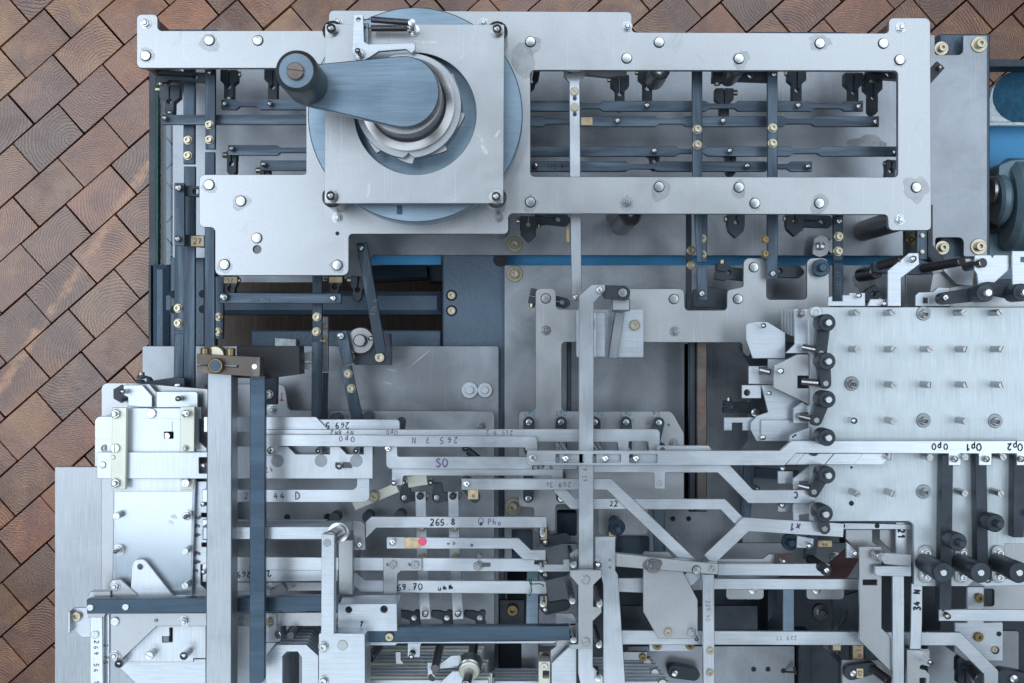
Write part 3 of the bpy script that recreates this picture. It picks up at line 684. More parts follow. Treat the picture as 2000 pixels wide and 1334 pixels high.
plate('linkage_bar', 'level dark bar with thinned neck beside the crank knob', 'linkage bar', -52, 5, 'bluedx', necked(194, 214, 432, 640, [(461, 508)], 6), g=GL, b='dome 5.5 9 @ 437,201 526,201', r=2)
plate('linkage_bar', 'level dark bar with thinned end beside the large drive disc', 'linkage bar', -52, 5, 'bluedx', necked(283, 303, 445, 640, [(541, 605)], 5), g=GL, b='dome 5.5 9 @ 451,289', r=2)
plate('linkage_bar', 'short level dark bar just above the rounded frame plate', 'linkage bar', -55, 5, 'bluedx', rect(508, 313, 640, 333), g=GL, b='dome 5.5 9 @ 514,320', r=2)
GC = 'slit clamp levers of the linkage'
clamp('dark slit clamp lever under the left frame arm by the glass case', 331, 172, 50, 91, -58, 20, 9)
clamp('dark slit clamp lever hanging beside the vertical screwed bar', 447, 142, 52, 91, -60, 17, 9, side=-1)
clamp('dark slit clamp lever partly behind the crank knob', 533, 140, 58, 91, -60, 17, 9, side=-1)
clamp('level dark clamp arm holding the tilted post under the frame arm', 312, 146, 92, 3, -35, 14, 9, side=1, pin=False, hole=.75)
clamp('short dark clamp lever joining the level bar above the frame plate', 452, 300, 38, 90, -62, 10, 9, pin=False)
clamp('small dark clamp lever below the short level bar', 517, 330, 30, 90, -66, 10, 9, pin=False)
o_ = clamp('short dark clamp lever with paper label above the stamped link', 450, 544, 38, 92, -62, 13, 9, side=-1, pin=False); paper(o_, 437, 541, 463, 553, '52')
o_ = plate('link_plate', 'level dark link stamped with a number below the frame plate', 'link', -48, 5, 'bluedx', [(428, 572), (666, 573), (666, 593), (428, 592)], g=GL, b='dome 8 8 @ 436,580|pin 5.5 6 @ 650,582')
text(o_, '266.16', 509, 585, 8, 0, 'stamp', name='stamped_number')
plate('linkage_bar', 'dark vertical bar with two brass screws left of the numbered link', 'linkage bar', -75, 5, 'bluedy', [(420, 540), (437, 540), (436, 662), (419, 662)], g=GL, b='cap 8.5 @ 427,619 426,648')
plate('linkage_bar', 'dark vertical bar with two cap screws crossing behind the numbered link', 'linkage bar', -62, 5, 'bluedy', rect(610, 530, 629, 664), g=GL, b='cap 9 @ 619,619 618,648')
plate('linkage_bar', 'long dark vertical bar ending at the slide plate edge', 'linkage bar', -68, 5, 'bluedy', [(609, 667), (629, 667), (627, 830), (608, 830)], g=GL)
plate('linkage_bar', 'grey lower vertical bar with screws half hidden behind the dark bar', 'linkage bar', -85, 5, 'base', rect(629, 618, 641, 726), g=GL, b='cap 8 @ 632,637 632,664')
plate('linkage_bar', 'narrow dark vertical bar close beside the long dark bar', 'linkage bar', -88, 6, 'black', [(630, 728), (640, 728), (638, 830), (628, 830)], g=GL)
o_ = strip('link_plate', 'slanting dark link stamped with a number below the crank', 'link', -40, 5, 'bluedy', [(706, 474), (744, 690)], 21, g=GL, b='dome 6 6 @ 704,483')
text(o_, '174.4', 731, 600, 8, 80, 'stamp', name='stamped_number')
o_ = strip('link_plate', 'slanting dark link with two brass screws on the lower left base plate', 'link', -60, 5, 'bluedy', [(666, 647), (680, 711)], 22, g=GL, b='dome 7 6 @ 665,656')
text(o_, '176.5', 674, 680, 7, 80, 'stamp', name='stamped_number')
strip('link_plate', 'slotted dark link end running under the slide plate', 'link', -64, 5, 'bluedy', [(675, 716), (700, 830)], 22, g=GL, b='cap 9 @ 680,730 686,759')
o_ = plate('pivot_block', 'dark pivot block with round boss beside the slanting links', 'pivot block', -80, 14, 'black', [(690, 651), (762, 651), (764, 713), (692, 713)], b='sock/brass 10 @ 742,698 685,698|dome 6 10 @ 724,661', r=2)
turned('pivot_boss', 706, 665, -80, [(14, 0), (14, 8), (13, 9), (6.5, 9), (6.5, 16), (5.5, 17), (0, 17)], 'pinsteel', o_)
for lbl, x, y, a in (('dark clamp with brass screw behind the slanting link', 700, 545, 95), ('short slit clamp with worn brass label beside the frame tab', 655, 540, 95)):
    o_ = clamp(lbl, x, y, 40, a, -75, 15, 9, pin=False)
paper(o_, 643, 541, 668, 552)

# ================================================================== dark linkage in the window
plate('linkage_bar', 'uppermost level dark bar with necks across the frame window', 'linkage bar', -50, 5, 'bluedx', necked(197, 217, 1010, 1686, [(1131, 1178), (1378, 1442), (1585, 1650)], 5), g=GL, b='dome 6 9 @ 1265,204 1561,204 1679,206')
paper(plate('linkage_bar', 'second level dark bar with three necks across the frame window', 'linkage bar', -50, 5, 'bluedx', necked(227, 247, 1010, 1717, [(1060, 1118), (1280, 1340), (1530, 1592)], 5), g=GL, b='dome 6 9 @ 1207,234 1414,234 1712,236'), 1135, 229, 1157, 244)
plate('linkage_bar', 'third level dark bar reaching both edges of the frame window', 'linkage bar', -50, 5, 'bluedx', necked(286, 305, 1010, 1790, [(1320, 1382), (1543, 1604)], 5), g=GL, b='dome 6 9 @ 1279,293 1427,293 1750,296')
o_ = plate('linkage_bar', 'lowest level dark bar stamped at one end in the frame window', 'linkage bar', -50, 5, 'bluedx', necked(315, 335, 1010, 1586, [(1222, 1284), (1495, 1545)], 5), g=GL, b='dome 6 9 @ 1046,322 1461,323 1580,324')
text(o_, '172.4', 1084, 325, 8, 0, 'ink', name='stamped_number')
sh = plate('slotted_slide', 'light grey vertical slide with slotted screws in the frame window', 'slide', -20, 5, 'stripy', [(1101, 118), (1142, 118), (1142, 148), (1132, 161), (1134, 360), (1136, 587), (1117, 587), (1113, 360), (1112, 161), (1101, 148)], b='slot/brass 8 @ 1122,179 1122,210|dome 6 6 @ 1125,580|flatpin 5.5 @ 1113,140', holes=[fillet(rect(1119, 188, 1126, 196), 3), fillet(rect(1119, 219, 1126, 227), 3)])
plate('linkage_bar', 'dark vertical bar with two brass screws in the middle of the window', 'linkage bar', -30, 5, 'bluedy', [(1352, 120), (1372, 120), (1372, 480), (1374, 512), (1362, 512), (1353, 360)], g=GL, b='cap 9.5 @ 1362,253 1362,283')
plate('linkage_bar', 'dark vertical bar with cap screws below the frame window', 'linkage bar', -42, 5, 'bluedy', [(1361, 405), (1382, 405), (1381, 512), (1362, 512)], g=GL, b='cap 9.5 @ 1371,466 1371,497')
plate('linkage_bar', 'dark bar end piece with domed pin above the notched bracket', 'linkage bar', -44, 5, 'bluedy', [(1362, 520), (1381, 520), (1382, 586), (1362, 586)], g=GL, b='dome 6 6 @ 1372,573')
plate('linkage_bar', 'dark vertical side bar with screws peeping out beside it', 'linkage bar', -70, 5, 'black', [(1341, 405), (1351, 405), (1351, 640), (1340, 640)], g=GL, b='cap 9 @ 1350,489 1350,518')
plate('linkage_bar', 'dark vertical bar with stamped number and two screws in the window', 'linkage bar', -30, 5, 'bluedy', [(1499, 120), (1519, 120), (1519, 360), (1500, 360)], g=GL, b='cap 9.5 @ 1509,250 1509,280|dome 6 7 @ 1513,143')

plate('linkage_bar', 'dark vertical bar from the frame edge down to a domed pin', 'linkage bar', -44, 5, 'bluedy', [(1499, 400), (1520, 400), (1519, 545), (1499, 545)], g=GL, b='dome 6 6 @ 1511,534|cap/darkbrass 8 @ 1494,468 1494,496')
plate('linkage_bar', 'dark vertical bar with two brass screws beside the round stop', 'linkage bar', -48, 5, 'bluedy', [(1628, 400), (1647, 400), (1646, 509), (1628, 509)], g=GL, b='cap 9.5 @ 1638,462 1637,491|dome 7 7 @ 1641,430')
o_ = plate('linkage_bar', 'dark stamped vertical bar below the round stop', 'linkage bar', -52, 5, 'bluedy', [(1628, 513), (1647, 513), (1647, 620), (1628, 620)], g=GL); text(o_, '229.12', 1637, 548, 7, 90, 'stamp', name='stamped_number')
plate('linkage_bar', 'dark upright bar with two small brass pins by the frame foot', 'linkage bar', -45, 6, 'bluedy', [(1791, 440), (1811, 440), (1811, 507), (1791, 507)], g=GL, b='pin/brass 4.5 2 @ 1802,460 1802,492')
plate('linkage_bar', 'dark bar with one cap screw under the frame foot', 'linkage bar', -70, 6, 'black', [(1767, 440), (1790, 440), (1790, 505), (1767, 505)], g=GL, b='cap/darkbrass 10 @ 1780,468')
plate('linkage_bar', 'dark bent arm sloping away below the frame foot', 'linkage bar', -52, 6, 'black', [(1812, 400), (1822, 400), (1822, 478), (1850, 512), (1824, 514), (1812, 500)], g=GL)
strip('linkage_bar', 'dark slanting arm tip with pin beside the upper right base plate', 'linkage bar', -45, 6, 'black', [(1800, 168), (1838, 126)], 20, g=GL, b='washer/bronze 6.5 @ 1834,133|dome 5 8 @ 1838,130')
for lbl, x, y, L, a, s in (
  ('dark clamp lever left of the round post in the window', 1211, 152, 60, 90, 1), ('dark slit clamp lever joining the uppermost window bar', 1265, 138, 66, 90, 1), ('dark clamp lever with two screws below the window top edge', 1415, 178, 60, 90, -1),
  ('dark slit clamp lever beside the stamped vertical window bar', 1557, 140, 68, 90, 1), ('dark slit clamp lever second from the window end', 1668, 148, 62, 90, -1), ('dark slit clamp lever nearest the window end', 1706, 158, 62, 90, 1),
  ('dark clamp arm below the third window bar beside its pin', 1279, 300, 28, 90, 1), ('dark clamp arm below the third window bar under its second pin', 1428, 300, 40, 90, 1), ('dark clamp arm at the window corner under the third bar', 1742, 318, 30, 95, 1)):
    clamp(lbl, x, y, L, a, -64, 18 if L > 45 else 10, 9, side=s, pin=False)
clamp('level dark clamp arm holding a post under the window top edge', 1398, 145, 110, 2, -40, 15, 10, pin=False, hole=.62)
clamp('level dark clamp arm at the window corner with brass screws', 1700, 142, 70, 4, -48, 13, 9, pin=False)
clamp('small dark clamp at the upper left window corner', 1040, 142, 30, 100, -60, 14, 9, pin=False)
for x, y, z1 in ((1440, 128, -8), (1290, 135, -8)): post(fr, x, y, -60, z1, 10, 'pinsteel')
plate('pad_block', 'grey pad block with brass screws under the window top edge', 'block', -36, 10, 'frame', [(1143, 128), (1225, 130), (1224, 147), (1190, 150), (1143, 145)])
for lbl, x, y, L, a, s in (('dark split clamp block under the frame beside the grey slide', 1032, 428, 34, 90, 1), ('dark split clamp block between the two long vertical bars', 1438, 425, 28, 90, 1), ('dark split clamp block next to the round stop', 1553, 424, 26, 90, 1)):
    clamp(lbl, x, y, L, a, -62, 17, 15, side=s, pin=False, hole=.3, tip=2)
clamp('level dark clamp arm with slit beside the grey slide', 1050, 424, 58, 6, -75, 14, 12, pin=False, hole=.7)
clamp('level dark clamp arm beside the round stop below the frame', 1560, 430, 62, 3, -75, 14, 12, pin=False, hole=.75)
rs = plate('round_stop', 'round grey stop disc with flat side on the base plate', 'stop', -112, 5, 'frame', [(1590, 466, 6), (1602, 458, 10), (1616, 462, 8), (1622, 480, 10), (1616, 498, 8), (1600, 503, 10), (1587, 496, 4)], b='pin 8 6 @ 1604,480')
plate('stop_washer', 'round grey washer disc half hidden behind the screwed bar', 'washer', -116, 4, 'frame', circ(1631, 481, 16, 30))
post(b1, 1233, 418, -130, -10, 11, 'spring'); rod('paper_edge', (1109, 443, -80), (1109, 473, -80), 2, 'paper', b1)

# ================================================================== notched bracket plate in the middle
GS = 'flat numbered steel slides'
mb = plate('bracket_plate', 'grey notched bracket plate with upright ears below the blue slot', 'bracket plate', -58, 5, 'frame',
  [(1046, 563, 10), (1086, 563, 10), (1086, 604, 8), (1220, 604, 6), (1220, 564, 6), (1336, 564, 10), (1338, 606, 8), (1420, 606, 8), (1420, 567, 8), (1452, 560, 6), (1452, 504, 12), (1497, 504, 12), (1497, 585, 8), (1576, 585, 8), (1576, 504, 12), (1618, 504, 12), (1622, 640), (1600, 668),
   (1468, 668), (1464, 699, 6), (1452, 690, 6), (1450, 669, 6), (1097, 668, 8), (1097, 803, 8), (1312, 803, 15), (1336, 846, 10), (1336, 985, 3), (1265, 985, 5), (1265, 1045, 8), (1168, 1045, 8), (1168, 985, 6), (1085, 985, 6), (1085, 1042, 9), (1043, 1042, 9), (1043, 991, 6), (1013, 990, 10), (1013, 803, 10), (1046, 803, 8)],
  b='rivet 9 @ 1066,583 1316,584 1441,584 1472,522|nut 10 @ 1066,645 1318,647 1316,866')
turned('roller', 1600, 524, -58, [(9, 0), (9, 8), (8.2, 9), (4.5, 9), (4.3, 9), (4.3, 16), (3.6, 17), (0, 17)], 'navy', mb)
for s, x, y, a in (('Op0', 1034, 808, 180), ('Op1', 1096, 808, 180), ('Op2', 1168, 808, 180), ('Op3', 1222, 808, 180), ('Ve', 1282, 808, 180), ('L<->', 1112, 819, 180), ('L<-', 1176, 819, 180), ('L<->0', 1225, 822, 180)):
    text(mb, s, x, y, 9 if len(s) < 4 and '<' not in s else 6, a, 'teal', .11)
text(mb, '-', 1266, 827, 14, 0, 'teal', .1); text(mb, '+', 1306, 829, 12, 0, 'teal', .1)
for i, (x, lab) in enumerate(((1033, 'first'), (1096, 'second'), (1162, 'third'), (1223, 'fourth'))):
    plate('pivot_lever', f'dark rounded pivot lever under blue ink marking Op{i}', 'pivot lever', -44, 7, 'black', capsule(x, 825, 11, x + 1, 880, 10), b=f'pin 5.5 2 @ {x},825', g='dark rounded pivot levers')
plate('pivot_lever', 'dark slanting pivot lever between the blue plus and minus marks', 'pivot lever', -44, 7, 'black', capsule(1287, 826, 11, 1275, 880, 10), b='pin 5.5 2 @ 1287,826', g='dark rounded pivot levers')
for lbl, x in (('dark pivot lever tip with bright pin below the strip marked 269.36', 1032), ('dark pivot lever tip half hidden below the strip marked 269.36', 1096)):
    plate('pivot_lever', lbl, 'pivot lever', -42, 7, 'black', capsule(x, 972, 10, x, 930, 9), b=f'pin 5.5 2 @ {x},974', g='dark rounded pivot levers')
# bracket with block under the tall upright strip
ab = plate('angle_bracket', 'pale cast bracket with brass screw beside the tall upright strip', 'angle bracket', -40, 8, 'alu', rect(1126, 604, 1257, 698), r=3, b='sock/brass 10 @ 1239,635|sock/brass 9 @ 1160,634')
plate('bracket_rib', None, None, -6, 34, 'alu', rect(1165, 610, 1182, 697), parent=ab); plate('bracket_post', None, None, 6, 46, 'frame', [(1195, 583), (1231, 583), (1231, 607), (1195, 607)], parent=ab, c=1)
strip('dark_rib', None, None, -28, 12, 'base', [(1211, 610), (1197, 700)], 18, parent=ab)
plate('rocker_link', 'short dark rocker link with bright round pin at the tall strip', 'rocker link', 14, 7, 'black', [(1172, 562, 3), (1180, 557, 3), (1222, 558, 6), (1231, 567, 4), (1230, 580, 6), (1224, 587, 6), (1180, 583, 4)], b='rivet 9 @ 1216,572')
clamp('dark clamp block with brass screw behind the bracket ear', 1040, 578, 70, 12, -75, 15, 10, pin=False, hole=.85)
clamp('dark split clamp arm between the bracket ears with brass screw', 1405, 530, 62, 8, -78, 16, 12, side=-1, pin=False, hole=.3)
clamp('dark split clamp arm beside the black roller ear', 1502, 528, 62, 3, -78, 14, 12, side=-1, pin=False, hole=.35)
plate('rocker_lever', 'broad dark arm behind the notch of the bracket plate', 'arm', -80, 10, 'black', [(1355, 565, 5), (1384, 560), (1420, 566), (1420, 604), (1384, 600), (1350, 600, 6)])
plate('channel_bar', 'worn brownish steel bar standing in the dark slot', 'bar', -70, 8, 'bronze', rect(1361, 660, 1381, 1000), c=.8)
text(bpy.data.objects['channel_bar'], '629.18', 1370, 783, 8, 90, 'redink', .1, name='stamped_number')
plate('channel_bar', 'dark steel bar standing beside the worn brownish bar', 'bar', -76, 8, 'black', rect(1346, 660, 1359, 1000), c=.8)
plate('channel_bar', 'dark narrow upright bar inside the bracket opening', 'bar', -80, 8, 'black', rect(1107, 660, 1116, 806), c=.8)

# ================================================================== tall upright strip and slotted long strip
v1 = plate('upright_strip', 'tall bright upright strip with slanted top crossing the numbered slides', 'upright strip', 20, 4, 'stripy',
  [(1131, 577), (1155, 556), (1182, 556), (1182, 567), (1160, 591), (1159, 1116), (1130, 1116)], b='dome 7 5 @ 1171,566')
text(v1, '9.39', 1142, 927, 8, -90, 'inkgrey', .12, name='stamped_number')
h1 = plate('slotted_strip', 'long bright strip with three slots running to the pale pinned plate', 'slotted strip', 26, 4, 'stripx',
  [(1029, 880, 4), (1524, 880), (1546, 861), (2010, 861), (2010, 909), (1986, 909), (1986, 886), (1937, 886), (1937, 909), (1912, 909), (1912, 886), (1877, 886), (1877, 909), (1853, 909), (1853, 886), (1555, 885), (1533, 909), (1029, 909, 6)],
  holes=[fillet(rect(1085, 887, 1141, 904), 3), fillet(rect(1157, 887, 1213, 904), 3), fillet(rect(1229, 887, 1285, 904), 3)], b='pin/pinsteel 6.5 3 @ 1040,895|dome 6.5 5 @ 1866,897 1928,897 1996,897')
for s, x in (('Op0', 1835), ('Op1', 1901), ('Op2', 1982)): text(h1, s, x, 873, 13, 180, 'ink', .17)
for i, (x, t) in enumerate(((1105, 'first'), (1183, 'second'), (1243, 'third'))):
    q = plate('slot_plate', f'small grey plate with round pin in the {t} slot', 'slot plate', 20, 3, 'stripx', rect(1092 + 72 * i, 884, 1139 + 72 * i, 907), b=f'pin 6.5 7 @ {x},896', g='pinned plates under the slotted strip')
sl = plate('layered_strip', 'slanted overlapping sheet ends under the long slotted strip', 'sheet strip', 21, 1.5, 'stripx', [(1553, 885), (1743, 885), (1724, 907), (1534, 908)])
for i, x in enumerate((1610, 1668, 1724)):
    plate('sheet_end', None, None, 21.9 + .5 * i, .7, 'stripx', [(x - 56 + 18, 886), (x + 18, 886), (x, 907), (x - 56, 907)], parent=sl, c=.1)

# ================================================================== numbered slides, middle left
a1 = plate('numbered_slide', 'shiny slide with slanted end above the slide marked Op0', 'slide', 3, 2.5, 'stripx', [(398, 814), (617, 814), (646, 844), (398, 844)], g=GS)
a2 = plate('numbered_slide', 'slide marked 269.5 upside down with rounded end', 'slide', 0, 2.5, 'stripx', [(540, 819), (781, 819, 8), (781, 846), (540, 846)], g=GS, b='')
text(a2, '269.5', 659, 831, 11, 180)
plate('pivot_lever', 'dark pivot lever with paper tag at the end of slide 269.5', 'pivot lever', -40, 7, 'black', capsule(783, 824, 9, 780, 845, 9), g='dark rounded pivot levers')
a3 = plate('numbered_slide', 'long thin slide behind the slide marked 265.7', 'slide', 7, 2.5, 'stripx', [(520, 839), (1226, 838, 5), (1289, 838, 8), (1289, 880), (1267, 880), (1266, 862, 4), (1228, 862, 3), (1228, 880), (1208, 880), (1206, 863, 3), (520, 863)], g=GS)
text(a3, '265.9 2', 975, 845, 9, 180, 'inkgrey'); text(a3, 'Op0', 765, 845, 9, 180, 'inkgrey'); text(a3, 'Ny 8N2', 668, 846, 9, 180, 'inkgrey')
a4 = plate('numbered_slide', 'bright slide marked 265.7 N and Op0 upside down', 'slide', 12, 3, 'stripx', [(518, 848), (1049, 852, 8), (1050, 882), (1026, 880), (1026, 874, 3), (542, 871, 3), (541, 890), (518, 890)], g=GS, b='pin/pinsteel 7 8 @ 528,880')
text(a4, '265.7 N', 848, 860, 11, 180, 'inkpurple', .13, sp=1.25); text(a4, 'Op0', 676, 858, 11, 180, 'inkpurple', .13, sp=1.1)
ws = plate('wide_slide', 'wide bright slide with slot and three dull round spots', 'slide', 3, 3, 'white', [(189, 883), (405, 883), (405, 872), (562, 872), (577, 887), (644, 887), (644, 872), (663, 872), (677, 887), (710, 887), (710, 872), (728, 872), (728, 935), (189, 935)],
  holes=[fillet(rect(655, 903, 688, 914), 2), fillet(rect(388, 893, 408, 925), 2)], b='rivet 6 @ 201,908|pin/pinsteel 6.5 14 @ 662,911|pin 5.5 10 @ 397,910')
for x in (542, 627, 696): plate('dull_spot', None, None, 3.12, .1, 'base', circ(x, 900, 12.5, 24), parent=ws, c=.01)
text(ws, '12', 525, 917, 10, 200, 'redink')
for x, y in ((622, 879), (696, 879)): post(ws, x - 1, y + 2, -20, 14, 3.3, 'chrome', 'pin')
plate('pin_strip', 'grey strip under the round pins above the wide slide', 'strip', -8, 3, 'base', rect(560, 870, 730, 890))
a5 = plate('numbered_slide', 'slide marked S0 with an upright end', 'slide', 6, 3, 'stripx', [(754, 872), (776, 872), (776, 892, 4), (1128, 892), (1128, 917), (754, 916, 10)], g=GS, b='pin 5.5 5 @ 757,877')
text(a5, 'S0', 863, 904, 16, 0, 'inkpurple', .15)
a6 = plate('numbered_slide', 'slide with short foot directly below the slide marked S0', 'slide', 2, 3, 'stripx', [(765, 914), (1100, 916), (1100, 935), (1077, 935), (1077, 929, 3), (787, 929, 3), (786, 948), (765, 948)], g=GS, b='pin 5.5 12 @ 769,944')
text(a6, '2.697', 1060, 911, 10, 180, 'ink', .15, z=9.2)
a7 = strip('numbered_slide', 'slide marked 269.36 bending down towards the hexagonal shield', 'slide', 12, 3, 'stripx', [(901, 946), (1190, 946), (1370, 1118)], 22, g=GS, b='pin 6 5 @ 911,946')
text(a7, '269.36', 1090, 947, 10, 180, 'inkgrey', .15)
a8 = strip('numbered_slide', 'slide marked 22 in black ink bent at both ends', 'slide', 8, 3, 'stripx', [(1088, 952), (1119, 984), (1412, 985), (1452, 1026)], 21, g=GS)
text(a8, '22  45', 1216, 983, 10, 0, 'ink', .15)
a9 = plate('numbered_slide', 'slide under the slotted strip stepping down to the black rollers', 'slide', 17, 3, 'stripx', [(1145, 908), (1425, 908), (1471, 957), (1592, 957), (1592, 983), (1462, 983), (1402, 923), (1300, 923), (1299, 955), (1278, 955), (1277, 923, 3), (1145, 922)], g=GS, b='flatpin/frame 6 @ 1288,944')
text(a9, 'C', 1554, 967, 12, 180, 'ink', .2)
a9b = plate('numbered_slide', 'short slanted slide piece above the slotted strip', 'slide', 15, 3, 'stripx', [(1283, 870), (1384, 870), (1396, 884), (1283, 884)], g=GS, b='flatpin/bronze 5 @ 1294,878')
plate('dark_rod', 'dark upright bar below the small foot of the stepped slide', 'bar', -60, 6, 'bluedy', [(1274, 930), (1296, 930), (1300, 1080), (1278, 1080)])
for i, (xa, xb, y) in enumerate(((1096, 1105, 872), (1165, 1176, 874), (1218, 1232, 873))):
    rod('tilted_pin', (xa - 3, y - 6, -10), (xb, y + 16, 14), 3.2, 'chrome', None, 'round steel pin slanting between slide a and slotted strip'.replace(' a ', ' ') , 'pin', 'slanting pins above the slotted strip')
    plate('pin_bracket', 'small square grey bracket foot behind a slanting pin', 'bracket', -8, 3, 'frame', rect(xa - 12, y - 10, xa + 9, y + 12), g='feet behind the slanting pins')
plate('roller_disc', 'dark round disc behind the end of the short slanted slide', 'disc', -4, 8, 'black', circ(1289, 878, 14, 24))

# lower numbered slides
bb1 = plate('numbered_slide', 'slide marked 44 D with an upright rounded end', 'slide', -2, 3, 'stripx', [(395, 956), (690, 956, 6), (697, 950, 4), (697, 932), (722, 932), (722, 981, 12), (395, 981)], g=GS)
text(bb1, '44', 546, 968, 12, 0, 'inkpurple', .15, sp=1.1); text(bb1, 'D', 580, 968, 14, 0, 'inkpurple', .15); text(bb1, '2 2', 490, 968, 11, 0, 'inkpurple', .15)
zc = strip('zinc_strap', 'yellowish zinc strap with a brass screw slanting below the slides', 'strap', -40, 3, 'cream', [(690, 988), (776, 952)], 20, b='sock/brass 11 @ 731,968')
strip('zinc_strap', 'short pale zinc strap behind the dark bell cranks', 'strap', -42, 3, 'cream', [(796, 942), (834, 936)], 22)
b2_ = plate('numbered_slide', 'slide marked 265.8 Pho with a slanted foot', 'slide', -6, 3, 'stripx', [(725, 1009), (1068, 1009), (1068, 1031), (735, 1031), (714, 1052), (714, 1019)], g=GS, b='')
post(b2_, 1060, 1043, -55, 19, 2.9); post(b2_, 1060, 1043, 19, 20, 2.6, 'chrome', 'pin_face')
text(b2_, '265.8', 864, 1020, 12, 0, 'ink', .16); text(b2_, 'O', 939, 1019, 16, 0, 'inkpurple', .1); text(b2_, 'x', 940, 1021, 9, 0, 'ink', .2); text(b2_, 'Pho', 966, 1020, 11, 0, 'inkpurple', .14)
b3_ = plate('numbered_slide', 'slide with pink dot and paper label', 'slide', -6, 3, 'stripx', [(755, 1049, 3), (1013, 1051), (1037, 1074), (1066, 1074), (1066, 1095), (1022, 1093), (1001, 1072), (755, 1072)], g=GS, b='pin 6 6 @ 766,1060')
post(b3_, 1057, 1112, -55, 19, 2.9); post(b3_, 1057, 1112, 19, 20, 2.6, 'chrome', 'pin_face')
paper(b3_, 789, 1051, 822, 1071); plate('pink_dot', None, None, -5.5, .2, 'pink', circ(825, 1058, 8.5, 20), parent=b3_, c=.02)
text(b3_, 'A', 796, 1061, 13, 10, 'ink', .25); text(b3_, '2L', 803, 1060, 8, -80, 'teal', .16); text(b3_, '->', 881, 1061, 12, 0, 'inkgrey', .2); text(b3_, 'io', 918, 1063, 9, 0, 'ink', .15)
b4_ = plate('numbered_slide', 'long slide with nut in a slot and notched step', 'slide', -10, 3, 'stripx', [(395, 1087), (1044, 1091), (1044, 1102), (1100, 1102), (1100, 1092), (1113, 1092), (1113, 1117), (395, 1113)], g=GS, holes=[fillet(rect(935, 1099, 958, 1107), 2)], b='hexnut 10 @ 934,1104|hexnut/pinsteel 6 @ 937,1084')
b4b = plate('L_bracket', 'grey bracket with two slotted screws on the long slide', 'bracket', -6, 3, 'frame', [(748, 1089), (824, 1090), (824, 1115), (782, 1115, 5), (776, 1122, 3), (775, 1168), (749, 1168)], b='slot 7.5 @ 768,1102 811,1103', holes=[fillet(rect(755, 1099, 760, 1105), 1), fillet(rect(798, 1099, 803, 1105), 1)])
b4b.name = 'corner_bracket'
b5_ = plate('numbered_slide', 'slide marked 269.70 with scribbled letters', 'slide', -10, 3, 'stripx', [(690, 1116), (713, 1133), (1066, 1135, 5), (1068, 1160, 3), (705, 1157), (690, 1142)], g=GS, b='')
post(b5_, 1060, 1180, -55, 19, 2.9); post(b5_, 1060, 1180, 19, 20, 2.6, 'chrome', 'pin_face')
text(b5_, '69.70', 800, 1146, 12, 0, 'ink', .16); text(b5_, 'umm', 869, 1146, 12, 10, 'ink', .15)
b6_ = plate('numbered_slide', 'slide marked 2 with light spots beside the dark upright bar', 'slide', -12, 3, 'stripx', [(395, 1111), (660, 1113), (660, 1135), (395, 1137)], g=GS); text(b6_, '269', 476, 1122, 11, 180, 'ink', .16); text(b6_, '2', 525, 1121, 12, 200, 'ink', .16)
plate('numbered_slide', 'grey slide with a small nut between marked slide and navy bar', 'slide', -20, 3, 'frame', [(395, 1137), (630, 1137), (630, 1154), (395, 1156)], g=GS, b='nut 9 @ 528,1147|nut 5 @ 574,1144')
strip('numbered_slide', 'dark slanted slide end beside the nut', 'slide', -14, 3, 'base', [(530, 1164), (556, 1146)], 18, g=GS)
plate('numbered_slide', 'slide ending in a chamfer behind the beam of the lever', 'slide', -4, 3, 'stripx', [(395, 1015), (640, 1015), (620, 1027), (395, 1027)], g=GS)
tongue = plate('hanging_tongue', 'grey tongue with bright pin beside the slide marked 265.8', 'tongue', -12, 3, 'frame', [(688, 1016), (705, 1017, 6), (713, 1024), (714, 1074), (692, 1075)], b='pin 6 8 @ 701,1065')
for lbl, x in (('left of two upright links between the dark bell cranks', 0), ('right of two upright links between the dark bell cranks', 64)):
    lbl = 'slim upright link behind the pink dot slide' if x == 0 else 'slim upright link beside the arrow on the slide'
    strip('upright_link', lbl, 'link', -34, 3, 'stripy', [(821 + x, 960), (824 + x, 1080), (831 + x, 1210)], 21, g='slim upright links', b=f'cap 9 @ {823 + x},1030 {826 + x},1088|dome 6.5 8 @ {830 + x},1200|dome/rubber 7 8 @ {820 + x},970')
for i, (x, y, lbl) in enumerate(((790, 971, 'dark bell crank below the foot of the slide by the strap'), (853, 971, 'dark bell crank beside the paper tagged pin'))):
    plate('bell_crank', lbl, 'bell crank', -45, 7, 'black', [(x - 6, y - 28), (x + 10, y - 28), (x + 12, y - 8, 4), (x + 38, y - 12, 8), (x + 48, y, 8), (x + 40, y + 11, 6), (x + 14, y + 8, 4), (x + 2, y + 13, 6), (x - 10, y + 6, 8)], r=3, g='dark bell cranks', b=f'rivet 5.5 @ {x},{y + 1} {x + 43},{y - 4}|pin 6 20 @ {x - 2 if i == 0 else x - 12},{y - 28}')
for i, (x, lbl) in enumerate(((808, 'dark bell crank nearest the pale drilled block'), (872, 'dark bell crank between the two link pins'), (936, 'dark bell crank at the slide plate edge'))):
    plate('bell_crank', lbl, 'bell crank', -45, 7, 'black', [(x - 30, 1193, 3), (x - 12, 1194, 5), (x - 2, 1197, 3), (x + 6, 1191, 6), (x + 13, 1196, 6), (x + 11, 1210, 4), (x + 14, 1225), (x - 6, 1225), (x - 8, 1212, 4), (x - 30, 1205, 3)], g='dark bell cranks', b=f'rivet 5.5 @ {x + 1},1206')
